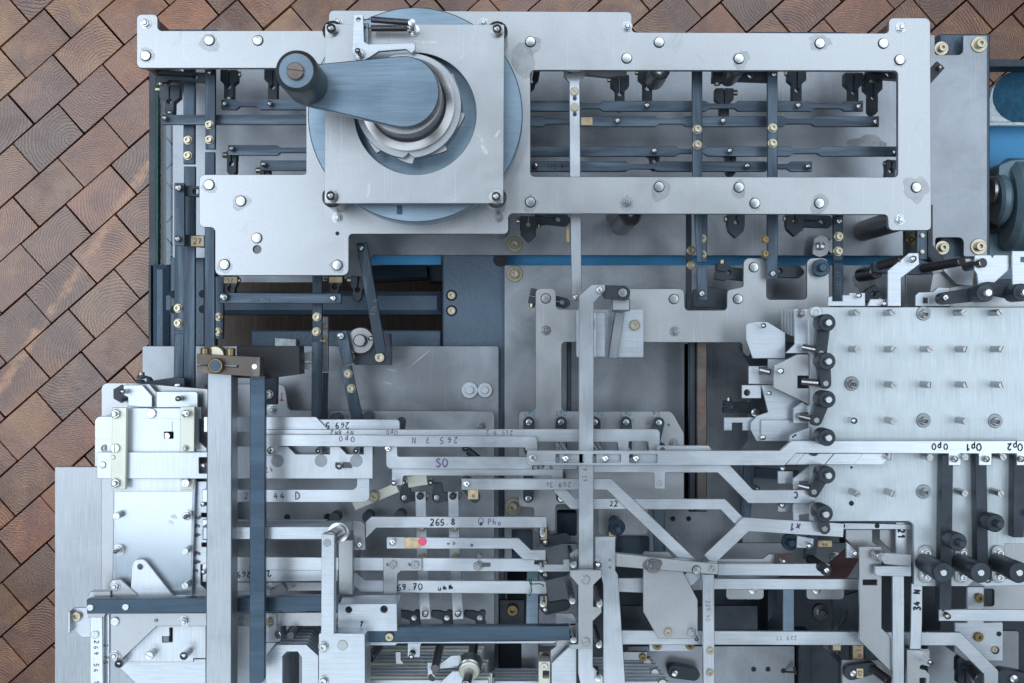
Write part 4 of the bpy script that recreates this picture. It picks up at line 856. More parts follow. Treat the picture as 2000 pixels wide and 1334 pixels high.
plate('pivot_lever', 'dark pivot lever with paper tag under the strip marked 269.36', 'pivot lever', -20, 7, 'black', capsule(912, 945, 14, 928, 972, 10), g='dark rounded pivot levers'); paper(bpy.data.objects[[o.name for o in COL.objects if o.name.startswith('pivot_lever')][-1]], 914, 957, 934, 975, 'o')
for i, (x, y) in enumerate(((653, 1012), (718, 1010), (781, 1008), (655, 818), (718, 816))):
    plate('rubber_bumper', 'round black bumper peeping out beside the numbered slides', 'foot', -60, 20, 'black', circ(x, y, 11, 24), g='round black feet under the slides')
post(b5, 909, 876, -100, 8, 4); rod('curved_tail', (914, 880, -60), (934, 896, -60), 4, 'bluedx', b5)

# ================================================================== uprights at the left, clamp, levers
GB = 'thick upright and cross bars'
vb = plate('upright_bar', 'thick light steel upright bar running past the sheet stack', 'bar', 60, 25, 'bar', [(405, 728), (453, 731), (452, 1420), (401, 1420)], g=GB, c=.8)
vd = plate('upright_bar', 'thick dark blue upright bar with rounded foot beside the light bar', 'bar', 52, 7, 'navy', [(488, 733), (518, 734), (517, 1331, 10), (487, 1342, 8)], g=GB, c=.6)
cl = plate('clamp_block', 'brownish split clamp block with round knob on top of the light bar', 'clamp', 84, 18, 'bronze', [(384, 691), (508, 698), (507, 736), (384, 728), (384, 713), (464, 718), (468, 714), (384, 711)], r=1, b='flatpin/chrome 5.5 @ 497,716')
turned('clamp_knob', 424, 714, 84, [(7, 0), (7, 6), (6.2, 7), (5.3, 7), (5.1, 6.2), (0, 6.2)], 'darkbrass', cl); turned('knob_face', 424, 714, 90.1, [(5, 0), (5, .3), (0, .4)], 'navy', cl, zr=84)
for x in (401, 451): rod('cap_screw', (x, 695, 78), (x, 680, 78), 4.3, 'darkbrass', cl)
turned('clamp_nut', 426, 694, 62, [(9, 0), (9, 12), (8, 13), (0, 13)], 'brass', cl)
plate('clamp_lever', 'heavy black arm reaching from the clamp over the base plate', 'arm', 40, 26, 'jet', [(462, 676), (585, 676), (586, 731), (519, 740), (462, 738)], b='')
o_ = plate('slit_end', 'small grey slit end beside the heavy black arm', 'clamp lever', 10, 10, 'frame', [(586, 690), (609, 687), (609, 703), (592, 705), (592, 709), (609, 710), (609, 724), (586, 718)])
plate('clamp_lever', 'short black arm with a steel cap screw beside the dark upright bar', 'arm', -30, 10, 'black', [(500, 735), (541, 735), (540, 790), (500, 790)], b='cap/chrome 9 @ 525,770')
plate('clamp_lever', 'dark wedge shaped arm with a round pin above the sheet stack', 'arm', -50, 8, 'black', [(285, 745), (340, 737), (360, 738), (360, 764), (300, 764)], b='pin 6 5 @ 346,755', r=2)
o_ = clamp('small black clamp with brass screw above the sheet stack', 272, 741, 18, 8, -55, 8, 7, pin=False, side=-1)
nb = plate('cross_bar', 'navy cross bar with two slotted screws in front of the sheet stack', 'bar', 28, 12, 'navy', [(169, 1171), (662, 1165), (662, 1193), (170, 1199)], g=GB, b='slot 6.5 @ 177,1186 246,1185', r=1)
nb2 = plate('cross_bar', 'navy cross bar with a brass screw below the pale drilled block', 'bar', 34, 12, 'navy', [(706, 1226), (1112, 1223), (1112, 1250), (720, 1254)], g=GB, b='sock/brass 8.5 @ 761,1243', r=1)
plate('pale_edge', 'thin pale strip along the lower edge of the navy cross bar', 'strip', 20, 2, 'alu', [(716, 1254), (1090, 1252), (1080, 1257), (776, 1257), (772, 1261), (716, 1261)])
bm = plate('lever_beam', 'pale square beam carrying the tall lever on a round shaft', 'beam', 38, 34, 'alu', [(395, 1028), (678, 1027), (675, 1055), (395, 1055)], c=1.2)
plate('beam_column', None, None, 4, 60, 'frame', [(660, 1054), (690, 1054), (690, 1162), (661, 1162)], parent=bm, c=.8)
turned('shaft_collar', 661, 1040, 38, [(9.5, 0), (9.5, 1.5), (8, 2), (0, 2)], 'chrome', bm)
rod('lever_shaft', (661, 1040, 38), (645, 1052, 74), 6.8, 'pinsteel', bm, n=20)
tl = plate('tall_lever', 'tall narrow pale lever with a round pin standing over the slides', 'lever', 82, 14, 'alu', [(628, 1043), (653, 1045), (652, 1240), (627, 1240)], b='flatpin 7.5 @ 639,1060', r=2, c=.8)
db = plate('drilled_block', 'pale aluminium block with two drilled holes beside the tall lever', 'block', 40, 40, 'alu', [(660, 1180), (775, 1179), (776, 1233), (660, 1233)], holes=[circ(681, 1191, 6, 18), circ(750, 1190, 6.5, 18)], r=2, c=1)
bx = plate('pale_box', 'pale square block with a grey round plug at the foot of the tall lever', 'block', 62, 45, 'alu', [(622, 1236), (713, 1237), (714, 1420), (622, 1420)], r=5, b='cap/chrome 10.5 @ 632,1263 632,1330|flatpin/frame 10 @ 669,1260', c=1.5)
text(bx, '1', 706, 1219, 12, -20, 'ink', .2, z=40.1)

# ================================================================== left sheet stack
sb = plate('backing_sheet', 'grey rounded back plate of the left sheet stack', 'back plate', -22, 4, 'frame', [(198, 748, 12), (262, 748), (410, 760), (410, 1180), (198, 1180)])
hx = plate('hook_plate', 'small pale angled plate with a slanting pin over a black nut', 'plate', -6, 3, 'alu', [(241, 752), (278, 752), (297, 774), (297, 795), (250, 795), (250, 776), (241, 771)], b='pin 5.5 14 @ 238,765|hexnut/black 4 @ 240,780')
turned('black_nut', 240, 769, -16, [(9, 0, 'hex'), (9, 5, 'hex'), (5, 5), (0, 5)], 'black', hx, n=24)
plate('hook_plate', 'second pale angled plate just behind the first hook plate', 'plate', -12, 3, 'frame', [(272, 750), (292, 750), (305, 766), (305, 797), (272, 797)])
plate('hook_plate', 'pale plate with rounded corner and dark pin beside the upright bar', 'plate', -8, 3, 'alu', [(305, 765), (386, 765, 5), (386, 796), (305, 796)], b='pin/pinsteel 5.5 14 @ 347,779')
plate('hook_plate', 'tall thin pale plate edge beside the light upright bar', 'plate', -4, 3, 'alu', [(380, 795), (393, 795), (393, 818), (388, 818), (388, 862), (404, 876), (404, 884), (380, 884)])
plate('side_plate', 'rounded pale side plate at the outer edge of the sheet stack', 'plate', -6, 3, 'alu', [(185, 813, 12), (240, 813), (240, 915), (185, 911)], holes=[fillet([(198, 880), (198, 872, 6), (209, 866, 4), (209, 880)], 2)])
ms = plate('stack_sheet', 'bright white top sheet of the left stack with a small slot', 'sheet', -2, 3, 'white', [(240, 797), (382, 797), (382, 940), (375, 1168), (219, 1168), (222, 940), (240, 930)], holes=[fillet(rect(320, 843, 339, 857), 2)], b='slot 9.5 @ 296,807')
turned('slot_pin', 331, 850, -14, [(3, 0), (3, 10), (0, 10)], 'chrome', ms)
plate('sheet_step', None, None, -1.3, .7, 'white', [(281, 818), (352, 818), (352, 824), (336, 824), (336, 843), (281, 818.5)], parent=ms, c=.1)
plate('zinc_bar', 'long cream zinc bar with three screws at the outer stack edge', 'zinc bar', 10, 5, 'cream', [(219, 796), (247, 796), (245, 956), (217, 955)], b='hexnut 9.5 @ 227,808 227,943|slot 8.5 @ 226,875|rivet/cream 4 @ 221,893')
plate('zinc_bar', 'cream zinc bar with two plain pins beside the light upright bar', 'zinc bar', 10, 5, 'cream', [(352, 795), (380, 794), (379, 882), (352, 882)], b='pin 7.5 8 @ 362,808|hexnut/pinsteel 6 @ 363,875')
plate('zinc_bar', 'short cream zinc piece with slotted stud below the wide slide', 'zinc bar', -.5, 3, 'cream', [(353, 936), (380, 936), (378, 957), (353, 957)], b='stud/chrome 8 9 @ 362,944')
ac = plate('acrylic_sheet', 'clear acrylic sheet over the lower white sheet of the stack', 'acrylic sheet', 3, 3, 'acrylic', [(222, 960), (376, 960), (372, 1164), (219, 1164)], b='stud/chrome 7 9 @ 227,1008 361,1077 361,1144|nut 10 @ 232,1074 366,1007|pin/pinsteel 4 12 @ 225,1078 362,1010')
text(ac, '4c', 338, 1016, 14, -110, 'inkpurple', .18, z=-1.9)
td = plate('teardrop_plate', 'white teardrop plate with a grey hole on the sheet stack', 'plate', 7, 2, 'white', [(258, 1106, 6), (262, 1093, 10), (282, 1092, 12), (340, 1166), (254, 1166)], holes=[circ(274, 1107, 5.5, 16)])
tp = plate('corner_plate', 'grey angled corner plate with a nut above the navy cross bar', 'plate', 9, 2.5, 'frame', [(218, 1132), (236, 1132), (274, 1166), (274, 1172), (217, 1172)], b='nut 10 @ 225,1145')
text(ws, '264.64c', 385, 1066, 12, -90, 'inkgrey', .2, z=-6.8, sp=1.45)
el = plate('edge_strip', 'light vertical strip with dark notches beside the clear sheet', 'strip', -8, 3, 'alu', [(376, 940), (404, 940), (404, 1002), (393, 1002), (393, 1010), (404, 1010), (404, 1060), (394, 1060), (394, 1068), (404, 1068), (404, 1100), (392, 1103), (392, 1142), (404, 1152), (404, 1166), (374, 1166)], b='pin 5 8 @ 396,985 397,1118|rivet 6 @ 401,1040')
trp = plate('triangle_plate', 'grey triangular plate with nuts below the navy cross bar', 'plate', 6, 3, 'frame', [(216, 1198), (660, 1196), (660, 1223), (306, 1223), (246, 1280), (236, 1290), (216, 1288)], b='slot 8.5 @ 225,1213|nut 10 @ 225,1280 360,1213 |slot 8 @ 470,1214 |nut/pinsteel 4 @ 305,1212')
lw = plate('stack_sheet', 'lower white sheet with a hooked slot and slotted studs', 'sheet', -4, 3, 'white', [(235, 1222), (402, 1222), (402, 1286), (378, 1286), (378, 1293), (240, 1293)], holes=[[(317, 1243), (331, 1243), (331, 1226), (337, 1226), (337, 1254), (317, 1255)]], b='stud/chrome 8.5 14 @ 291,1281|pin 8 20 @ 358,1282')
plate('stack_sheet', 'broad pale sheet at the foot of the left stack', 'sheet', -12, 3, 'alu', [(225, 1287), (402, 1287), (402, 1420), (310, 1420), (262, 1332), (234, 1305)])
post(lw, 231, 1297, -30, 14, 4.5, 'chrome', 'pin')
bk = plate('end_bracket', 'pale folded bracket with brass screw at the end of the navy bar', 'bracket', -20, 3, 'alu', [(133, 1196), (145, 1187), (178, 1186), (178, 1245), (160, 1245), (147, 1234), (133, 1237)], b='sock/brass 10 @ 151,1203')
plate('folded_lip', None, None, -10, 14, 'alu', [(132, 1196), (137, 1193), (137, 1235), (132, 1238)], parent=bk)
pd = plate('saddle_plate', 'grey rounded saddle behind the end of the navy cross bar', 'saddle', 12, 8, 'frame', [(172, 1155, 8), (216, 1154), (216, 1172), (206, 1200), (203, 1206), (172, 1206)], b='')
ns = plate('numbered_strip', 'upright grey strip with faint numbers below the navy bar', 'strip', 2, 2.5, 'stripy', [(176, 1200), (200, 1200), (202, 1420), (176, 1420)], b='slot 7.5 @ 186,1239'); text(ns, '269.56.11', 188, 1300, 9, -90, 'inkgrey', .14, sp=1.25)
ns2 = plate('numbered_strip', 'narrow upright strip with ink marks beside the grey strip', 'strip', -6, 2.5, 'stripy', [(203, 1200), (214, 1200), (214, 1420), (203, 1420)]); text(ns2, '2 75 i', 207, 1290, 8, -90, 'inkpurple', .16, sp=1.4)

# ================================================================== pale pinned plate at the right
zp = plate('pinned_plate', 'large pale zinc plate covered with rows of slotted studs', 'plate', 10, 4, 'zinc',
  [(1581, 600, 3), (2080, 600), (2080, 1062), (1962, 1062), (1962, 1080), (1890, 1145, 4), (1785, 1145, 5), (1785, 1024, 7), (1775, 1018), (1581, 1018, 3)])
studs = [(1675, 610), (1744, 610), (1883, 610), (1953, 610)]
for y in (682, 751, 822): studs += [(x, y + (0 if y < 700 else 1)) for x in (1675, 1746, 1817, 1887, 1957)]
studs += [(1675, 965), (1745, 965), (1885, 964), (1955, 964), (1817, 894), (1886, 893), (1960, 893), (1740, 893), (2010, 1003)]
skip = {(1675, 752), (1675, 823), (1817, 823), (1957, 823), (2026, 752)}
for x, y in studs:
    if (x, y) in skip: continue
    fastener(zp, 'stud', x, y, 6.6, .010, 22, 'pinsteel')
fastener(zp, 'pin', 1669, 822, 6.5, .010, 14, 'chrome')
for x, y in ((1663, 749), (1803, 821), (1943, 822), (1803, 960), (1803, 612)):
    fastener(zp, 'washer', x, y, 14, .010, None, 'base'); n_ = fastener(zp, 'hexnut', x + 1, y + 1, 8.5, .0115, None, 'pinsteel')
    fastener(zp, 'pin', x + 7, y + 2, 3.5, .0115, 14, 'pinsteel')
fastener(zp, 'hole', 1663, 983, 5, .0101); fastener(zp, 'hole', 1663, 913, 2.5, .0101); fastener(zp, 'washer', 1593, 610, 12, .010)
GR = 'black roller levers along the pale plate'
rl = [(1617, 630, 1604, 690, 'topmost black roller lever beside the nut on the pale plate'), (1617, 704, 1613, 749, 'black roller lever touching the forked grey lever'), (1617, 777, 1595, 821, 'black roller lever above the hidden one at the slotted strip'), (1617, 850, 1590, 880, 'black roller half under the long slotted strip'),
      (1617, 922, 1590, 961, 'black roller lever just below the long slotted strip'), (1612, 996, 1611, 1033, 'lowest black roller lever over the lower corner of the pale plate')]
for x, y, x2, y2, lbl in rl:
    o = plate('roller_lever', lbl, 'roller lever', 24, 9, 'black', capsule(x - 8, y + 5, 13, x2, y2, 11), g=GR, b=f'flatpin/pinsteel 5.5 @ {x2},{y2}')
    w = PX(x, y, .046); turned('roller', x - 13, y + 1, 24, [(8.2, 0), (8.2, 21), (7.4, 22.4), (3.6, 22.4), (3.5, 22), (3.4, 27), (2.8, 28), (0, 28)], 'black', o, n=28)
    turned('roller_axle', x - 13, y + 1, 46, [(3.5, 0), (3.4, 6), (2.8, 7), (0, 7)], 'chrome', o, n=18, zr=24)
# sheets and forks left of the pale plate
plate('rear_sheet', 'dark base sheet under the forked plates beside the pale plate', 'sheet', -90, 4, 'base', [(1470, 600), (1640, 600), (1640, 1060), (1450, 1060), (1445, 880), (1462, 860), (1462, 700)])
for i in range(5):
    plate('thin_sheet', 'thin grey sheet in the small stepped pack beside the pale plate', 'sheet', -26 + 6 * i, 2, 'alu', [(1527 + 6 * i, 604), (1640, 604), (1640, 650 + 2 * i), (1527 + 6 * i, 650 + 2 * i)], g='small stepped pack of sheets')
GK = 'small cut sheet parts beside the pale plate'
plate('fork_plate', 'pale sheet with hexagon nut in the corner of the pale plate', 'sheet part', 6, 2, 'alu', [(1551, 603), (1580, 603), (1580, 690), (1534, 690), (1552, 672)], b='hexnut/pinsteel 9 @ 1563,612', g=GK)
plate('fork_plate', 'light angled sheet with a slanting pin and black post', 'sheet part', -10, 2.5, 'alu', [(1457, 632, 5), (1476, 628), (1500, 629), (1534, 650), (1534, 700), (1470, 700), (1457, 664)], b='pin 5 12 @ 1492,636', g=GK)
plate('fork_plate', 'pale sheet part with square notch and short rod', 'sheet part', -14, 2.5, 'alu', [(1462, 715), (1500, 715), (1500, 700), (1534, 700), (1534, 752), (1462, 750)], holes=[rect(1483, 716, 1500, 731)], g=GK)
plate('fork_plate', 'small pale square tab with a round hole', 'sheet part', -10, 2.5, 'alu', rect(1449, 752, 1487, 778), holes=[circ(1459, 767, 6, 16)], g=GK)
plate('fork_plate', 'broad pale sheet with a small pin below the square tab', 'sheet part', -6, 2.5, 'alu', [(1487, 752), (1550, 752), (1562, 780), (1562, 862), (1478, 862), (1466, 840), (1466, 826), (1478, 812), (1500, 805)], b='pin 4.5 8 @ 1503,768|pin 5 6 @ 1491,855', g=GK)
plate('fork_plate', 'hook shaped pale sheet reaching out over the dark base', 'sheet part', -12, 2.5, 'alu', [(1414, 815), (1480, 815), (1480, 841), (1450, 841), (1450, 826), (1430, 826), (1430, 841), (1414, 841)], g=GK)
plate('fork_plate', 'winged grey lever plate with pin in front of the black roller', 'sheet part', 12, 3, 'frame', [(1511, 714), (1557, 692), (1580, 692), (1580, 734), (1558, 734), (1558, 758), (1580, 758), (1580, 790), (1511, 757)], b='pin 6 8 @ 1526,725', g=GK)
plate('fork_plate', 'small forked sheet holding a short pin below the winged lever', 'sheet part', 6, 3, 'alu', [(1550, 797), (1566, 785), (1580, 793), (1580, 806), (1563, 806), (1563, 822), (1580, 822), (1580, 827), (1550, 827)], g=GK)
plate('fork_plate', 'wide grey sheet reaching under the slotted strip', 'sheet part', -3, 2, 'alu', [(1486, 820), (1580, 820), (1580, 862), (1486, 862)], g=GK)
plate('fork_plate', 'inclined pale sheet with two ink dots above the slotted strip', 'sheet part', 16, 2, 'alu', [(1541, 862), (1543, 850, 5), (1552, 846, 4), (1582, 834), (1582, 862)], b='rivet/ink 2 @ 1549,853 1553,850', g=GK)
plate('fork_plate', 'forked sheet part just below the slanted sheet ends', 'sheet part', 10, 3, 'alu', [(1549, 935), (1582, 908), (1582, 940), (1561, 940), (1561, 957), (1582, 957), (1582, 962), (1549, 962)], g=GK)
plate('fork_plate', 'small square sheet with tilted pin left of the lower fork', 'sheet part', -4, 3, 'alu', [(1519, 920), (1549, 920), (1549, 945), (1519, 945)], b='pin 6 10 @ 1530,915', g=GK)
plate('fork_plate', 'lower forked sheet part beside the lowest roller', 'sheet part', 10, 3, 'alu', [(1549, 984), (1582, 966), (1582, 1003), (1561, 1006), (1561, 1024), (1549, 1024)], g=GK)
plate('fork_plate', 'small sheet tab with round pin behind the bent bright slide', 'sheet part', -4, 3, 'alu', rect(1519, 984, 1549, 1000), b='pin 6 10 @ 1529,987', g=GK)
for lbl, a, b in (('short steel rod in the notch beside the top roller', (1484, 722, -4), (1505, 727, 0)), ('short steel rod between winged lever and black roller', (1566, 745, 14), (1600, 748, 20)), ('short steel rod in the small fork', (1562, 813, 10), (1592, 820, 20)), ('short steel rod in the fork below the strip', (1560, 948, 14), (1588, 955, 20)), ('short steel rod beside the topmost roller lever', (1568, 678, 12), (1598, 684, 20))):
    rod('short_rod', a, b, 3.4, 'pinsteel', None, lbl, 'rod', 'short rods between forks and rollers')
clamp('dark split clamp arm with steel screw beside the slot bars', 1420, 795, 58, 3, -70, 12, 10, pin=False, side=-1, hole=.2)
plate('pivot_plate', 'dark triangular plate with two round pins under the fork sheets', 'plate', -60, 6, 'black', [(1444, 676), (1468, 662), (1500, 700), (1500, 830), (1468, 840), (1468, 720)], b='pin 8 6 @ 1476,806|pin 7 6 @ 1477,680')
strip('dark_rod', 'dark upright bar below the stepped slide near the rollers', 'bar', -60, 6, 'bluedy', [(1464, 905), (1456, 1010)], 20, b='pin 5 20 @ 1480,955')
strip('dark_rod', 'dark level bar behind the stepped slide near the rollers', 'bar', -66, 6, 'bluedx', [(1466, 922), (1560, 930)], 20)

# ================================================================== levers above the pale plate
plate('hook_lever', 'pale cranked lever standing over the top edge of the pale plate', 'lever', 14, 3, 'alu', [(1734, 598), (1734, 528), (1776, 494), (1794, 494), (1796, 516), (1760, 543), (1760, 598)], b='pin 6 10 @ 1785,505|flatpin/bronze 7 @ 1781,507')
GT = 'dark round rods above the pale plate'
rod('round_rod', (1716, 519, -10), (1762, 507, 12), 4.6, 'spring', None, 'dark round rod behind the pale cranked lever', 'rod', GT)
rod('round_rod', (1804, 524, -30), (1879, 510, 26), 4.6, 'spring', None, 'long dark round rod with bright end above the pale plate', 'rod', GT)
rod('round_rod', (1885, 521, 0), (1921, 513, 26), 4.6, 'pinsteel', None, 'short steel rod through the pale notched sheets', 'rod', GT)
rod('round_rod', (1680, 538, -100), (1712, 531, -60), 7, 'spring', None, 'thick dark round rod standing on the base plate', 'rod', GT)
plate('carrier_bar', 'long blue black arm carrying the round rods', 'arm', -30, 8, 'bluedx', [(1704, 512, 6), (1716, 509, 5), (1800, 508), (1822, 515), (1822, 535), (1790, 537), (1706, 532)])
clamp('small dark clamp tilted with brass screw behind the pale plate', 1712, 570, 24, 150, -50, 13, 11, pin=False, side=-1, hole=.3, tip=2)
plate('opening_plate', 'grey plate behind the cranked lever with dark opening', 'plate', -75, 5, 'frame', [(1770, 535), (1830, 535), (1830, 602), (1770, 602)])
GN = 'pale notched sheets above the pale plate'
plate('notched_sheet', 'small pale notched sheet with short pin left of the cranked lever', 'sheet', 4, 2.5, 'alu', [(1659, 572), (1690, 572), (1690, 598), (1617, 598), (1617, 580), (1626, 578), (1626, 588), (1646, 588), (1646, 576), (1659, 576)], b='pin 5 8 @ 1679,577', g=GN)
plate('notched_sheet', 'pale notched sheet with a pin right beside the cranked lever foot', 'sheet', 6, 2.5, 'alu', [(1700, 584), (1734, 584), (1734, 598), (1694, 598)], b='pin 5 8 @ 1729,593', g=GN)
plate('notched_sheet', 'pale slotted sheet right of the cranked lever', 'sheet', 4, 2.5, 'alu', [(1788, 577), (1794, 571), (1822, 570), (1832, 561), (1855, 562), (1855, 598), (1788, 598)], holes=[rect(1803, 582, 1813, 592)], g=GN)
plate('notched_sheet', 'pale curved sheet fan behind the dark roller arms', 'sheet', -20, 2.5, 'alu', [(1842, 512, 6), (1852, 505), (1895, 505), (1904, 520), (1900, 560), (1870, 556), (1842, 528)], g=GN)
plate('notched_sheet', 'second pale curved sheet leaning behind the notched sheet', 'sheet', -28, 2.5, 'frame', [(1822, 535), (1842, 530), (1890, 555), (1890, 600), (1812, 600)], g=GN)
plate('notched_sheet', 'pale sheet with slanted cut beside the wide corner sheet', 'sheet', 20, 2.5, 'alu', [(1904, 498), (1935, 498), (1938, 503), (1942, 498), (1976, 498), (1976, 522), (1938, 556), (1911, 556), (1908, 535), (1903, 528)], g=GN)
plate('notched_sheet', 'wide pale sheet with a small slot at the edge of view', 'sheet', 26, 2.5, 'alu', [(1977, 490), (2080, 490), (2080, 560), (1978, 560)], holes=[fillet(rect(1993, 502, 2008, 512), 2)], g=GN)
plate('notched_sheet', 'grey sheet lying between notched sheets and roller arm', 'sheet', -6, 2.5, 'frame', [(1855, 562), (1880, 558), (1990, 556), (2080, 556), (2080, 600), (1855, 600)], g=GN)
for lbl, x1, y1, x2, y2 in (('dark arm with black roller above the topmost plate studs', 1845, 583, 1920, 573), ('dark arm with second black roller at the edge of view', 1930, 562, 1990, 572)):
    o = plate('roller_lever', lbl, 'roller arm', 30, 10, 'black', capsule(x1, y1, 12, x2, y2, 14), b=f'pin 6 6 @ {x1 + 4},{y1 - 2}' if x1 < 1900 else '', g='dark roller arms above the pale plate')
    turned('roller', x2 - 14, y2 + 1, 30, [(8.5, 0), (8.5, 22), (7.8, 23.4), (0, 23.4)], 'black', o, n=28); turned('roller_axle', x2 - 14, y2 + 1, 53, [(3.6, 0), (3.6, 8), (3, 9), (0, 9)], 'chrome', o, n=18, zr=30)

# ================================================================== black bars and handles at the lower right
GV = 'black upright bars over the pale plate'
for lbl, p in (('black upright bar hanging under the strip mark Op0', [(1840, 890), (1862, 890), (1858, 1192), (1835, 1192)]), ('black upright bar hanging under the strip mark Op1', [(1905, 890), (1927, 890), (1931, 1125), (1909, 1125)]), ('black upright bar hanging under the strip mark Op2', [(1981, 890), (2010, 890), (2000, 1050), (1979, 1050)])):
    plate('black_bar', lbl, 'bar', 24, 12, 'black', p, g=GV, r=1, c=.8)
for lbl, x, y in (('black round roller standing on the Op0 bar', 1862, 1056), ('black round roller standing on the Op1 bar', 1934, 1020)):
    turned('bar_roller', x - 8, y - 5, 24, [(7.6, 0), (7.6, 8), (8.6, 9), (8.6, 22), (7.8, 23.2), (3.8, 23.2), (3.6, 23), (3.6, 34), (3, 35), (0, 35)], 'black', None, lbl, 'roller', 'rollers on the black bars', n=28)
for i, (x, lbl) in enumerate(((1806, 'thick black handle rod nearest the corner of the pale plate'), (1876, 'thick black handle rod between the two others'), (1948, 'thick black handle rod beside the pale sheet lever'))):
    f = plate('handle_rod', lbl, 'handle rod', 14, 4, 'frame', capsule(x + 2, 1078, 13, x + 2, 1126, 13), g='thick black handle rods', b=f'cap/chrome 9.5 @ {x + 3},1080 {x + 3},1127')
    turned('rod_shaft', x, 1099, 14, [(9.2, 0), (9.2, 34), (9.6, 34.2), (9.8, 50), (9, 51.4), (0, 51.4)], 'black', f, n=32); turned('rod_core', x, 1099, 65.3, [(3.2, 0), (3.2, 1), (2.8, 1.4), (0, 1.4)], 'chrome', f, n=20, zr=14)
h5 = plate('level_strip', 'bright level strip with a domed pin under the black bar', 'strip', 16, 3, 'stripx', [(1834, 1190), (2080, 1191), (2080, 1214), (1834, 1213)], b='dome 6.5 12 @ 1853,1205|pin/pinsteel 5 3 @ 1846,1198')
plate('pale_lever', 'pale slim lever sheet beside the thick handle rods', 'lever', 6, 2.5, 'alu', [(1930, 1119), (1948, 1130), (2080, 1130), (2080, 1143), (1924, 1145), (1912, 1140), (1912, 1136), (1935, 1136)], b='dome/pinsteel 6 10 @ 1931,1134')
ac2 = plate('bearing_bracket', 'pale cast bearing bracket with brass screws below the handles', 'bracket', -30, 40, 'alu', [(1864, 1215), (1888, 1215), (1888, 1145), (1923, 1145), (1923, 1215), (1959, 1215, 4), (1959, 1291, 3), (1888, 1291), (1864, 1275)], b='sock/darkbrass 9 @ 1911,1167 1910,1243|hole 5 @ 1951,1238|hole 8 @ 1944,1270|sock/brass 6 @ 1941,1268', c=1)
plate('window_plate', 'grey plate with dark rounded opening behind the bracket', 'plate', -60, 6, 'frame', [(1876, 1050), (2080, 1050), (2080, 1200), (1876, 1200)], holes=[fillet(rect(1920, 1150, 1942, 1184), 5)])
o_ = clamp('dark rounded handle with steel shaft in the lower right corner', 1885, 1330, 44, -88, -70, 14, 16, pin=False); rod('steel_shaft', (1900, 1312, -60), (1920, 1330, -30), 8, 'pinsteel', o_, n=20)
plate('rounded_block', 'dark rounded block with bright pin at the lower right corner', 'block', -70, 14, 'black', capsule(1962, 1325, 18, 1998, 1330, 16), b='pin 8 6 @ 1982,1327')

# ================================================================== lower right slides, shield and levers
plate('long_slide', 'long bright slide stamped 229.11 stepping down at its end', 'slide', -8, 4, 'stripx', [(1212, 1231), (1500, 1233), (1876, 1235), (1950, 1310), (1950, 1420), (1922, 1420), (1922, 1317), (1866, 1261), (1212, 1259)], g=GS)
text(bpy.data.objects['long_slide'], '229.11', 1536, 1246, 8, 180, 'inkgrey', .1, name='stamped_number')
plate('long_slide', 'bright slide crossing behind the shield plate', 'slide', -14, 4, 'stripx', [(1200, 1129), (1680, 1131), (1680, 1152), (1400, 1151), (1256, 1158), (1200, 1156)], g=GS)
plate('long_slide', 'bright slide ending in a rounded eye at the black shaft', 'slide', -4, 4, 'stripx', [(1402, 1101), (1621, 1101, 5), (1624, 1125, 8), (1402, 1124)], g=GS, b='pin 6 8 @ 1616,1115|washer/rubber 11 @ 1613,1113')
plate('long_slide', 'grey stepped slide above the eyed slide', 'slide', -12, 3, 'frame', [(1395, 1091), (1490, 1091), (1502, 1082), (1518, 1082), (1518, 1101), (1395, 1101)], g=GS)
plate('maroon_plate', 'dark maroon sheet behind the eyed slide', 'sheet', -40, 3, 'maroon', [(1514, 1130), (1620, 1100), (1655, 1070), (1680, 1070), (1680, 1090), (1654, 1130)]); plate('maroon_tab', 'small maroon tab with slanting pin above the eyed slide', 'sheet', -6, 2, 'maroon', rect(1514, 1082, 1546, 1103), r=4, b='pin 5.5 16 @ 1532,1097')
bs = strip('bent_slide', 'brightest bent slide rising from the lever to the rollers', 'slide', 13, 3, 'stripx', [(1384, 1094), (1458, 1024), (1648, 1036)], 27, g=GS); text(bs, 'x1', 1553, 1029, 14, 170, 'inkpurple', .18); text(bs, 'cu', 1610, 1037, 10, 180, 'inkpurple', .16)
strip('bent_slide', 'short bright slanted piece behind the tilted lever', 'slide', 1, 3, 'stripx', [(1340, 1136), (1382, 1102)], 26, g=GS)
sd = plate('shield_plate', 'grey six sided shield plate with two screws', 'plate', 6, 4, 'frame', [(1256, 1078, 6), (1308, 1078, 8), (1336, 1120), (1363, 1172), (1363, 1248), (1286, 1248), (1256, 1195)], b='sock/brass 8 @ 1304,1234|hexnut/chrome 9 @ 1350,1233|pin/pinsteel 4.5 22 @ 1361,1249')
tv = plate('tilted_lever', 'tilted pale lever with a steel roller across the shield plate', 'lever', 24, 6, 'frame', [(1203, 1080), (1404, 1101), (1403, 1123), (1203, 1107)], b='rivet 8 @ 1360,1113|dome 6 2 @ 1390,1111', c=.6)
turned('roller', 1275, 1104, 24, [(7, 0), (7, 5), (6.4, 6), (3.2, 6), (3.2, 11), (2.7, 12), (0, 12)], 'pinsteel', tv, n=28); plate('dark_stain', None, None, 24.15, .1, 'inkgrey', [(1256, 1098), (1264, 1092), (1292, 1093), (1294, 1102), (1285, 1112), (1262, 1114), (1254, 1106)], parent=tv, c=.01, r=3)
v3 = plate('upright_strip', 'upright strip stamped 229.10 with two brass screws', 'upright strip', 14, 4, 'stripy', [(1372, 1122), (1395, 1122), (1396, 1420), (1374, 1420)], b='sock/brass 7 @ 1386,1270 1386,1313'); text(v3, '229.10', 1383, 1193, 8, -90, 'inkgrey', .1, name='stamped_number')
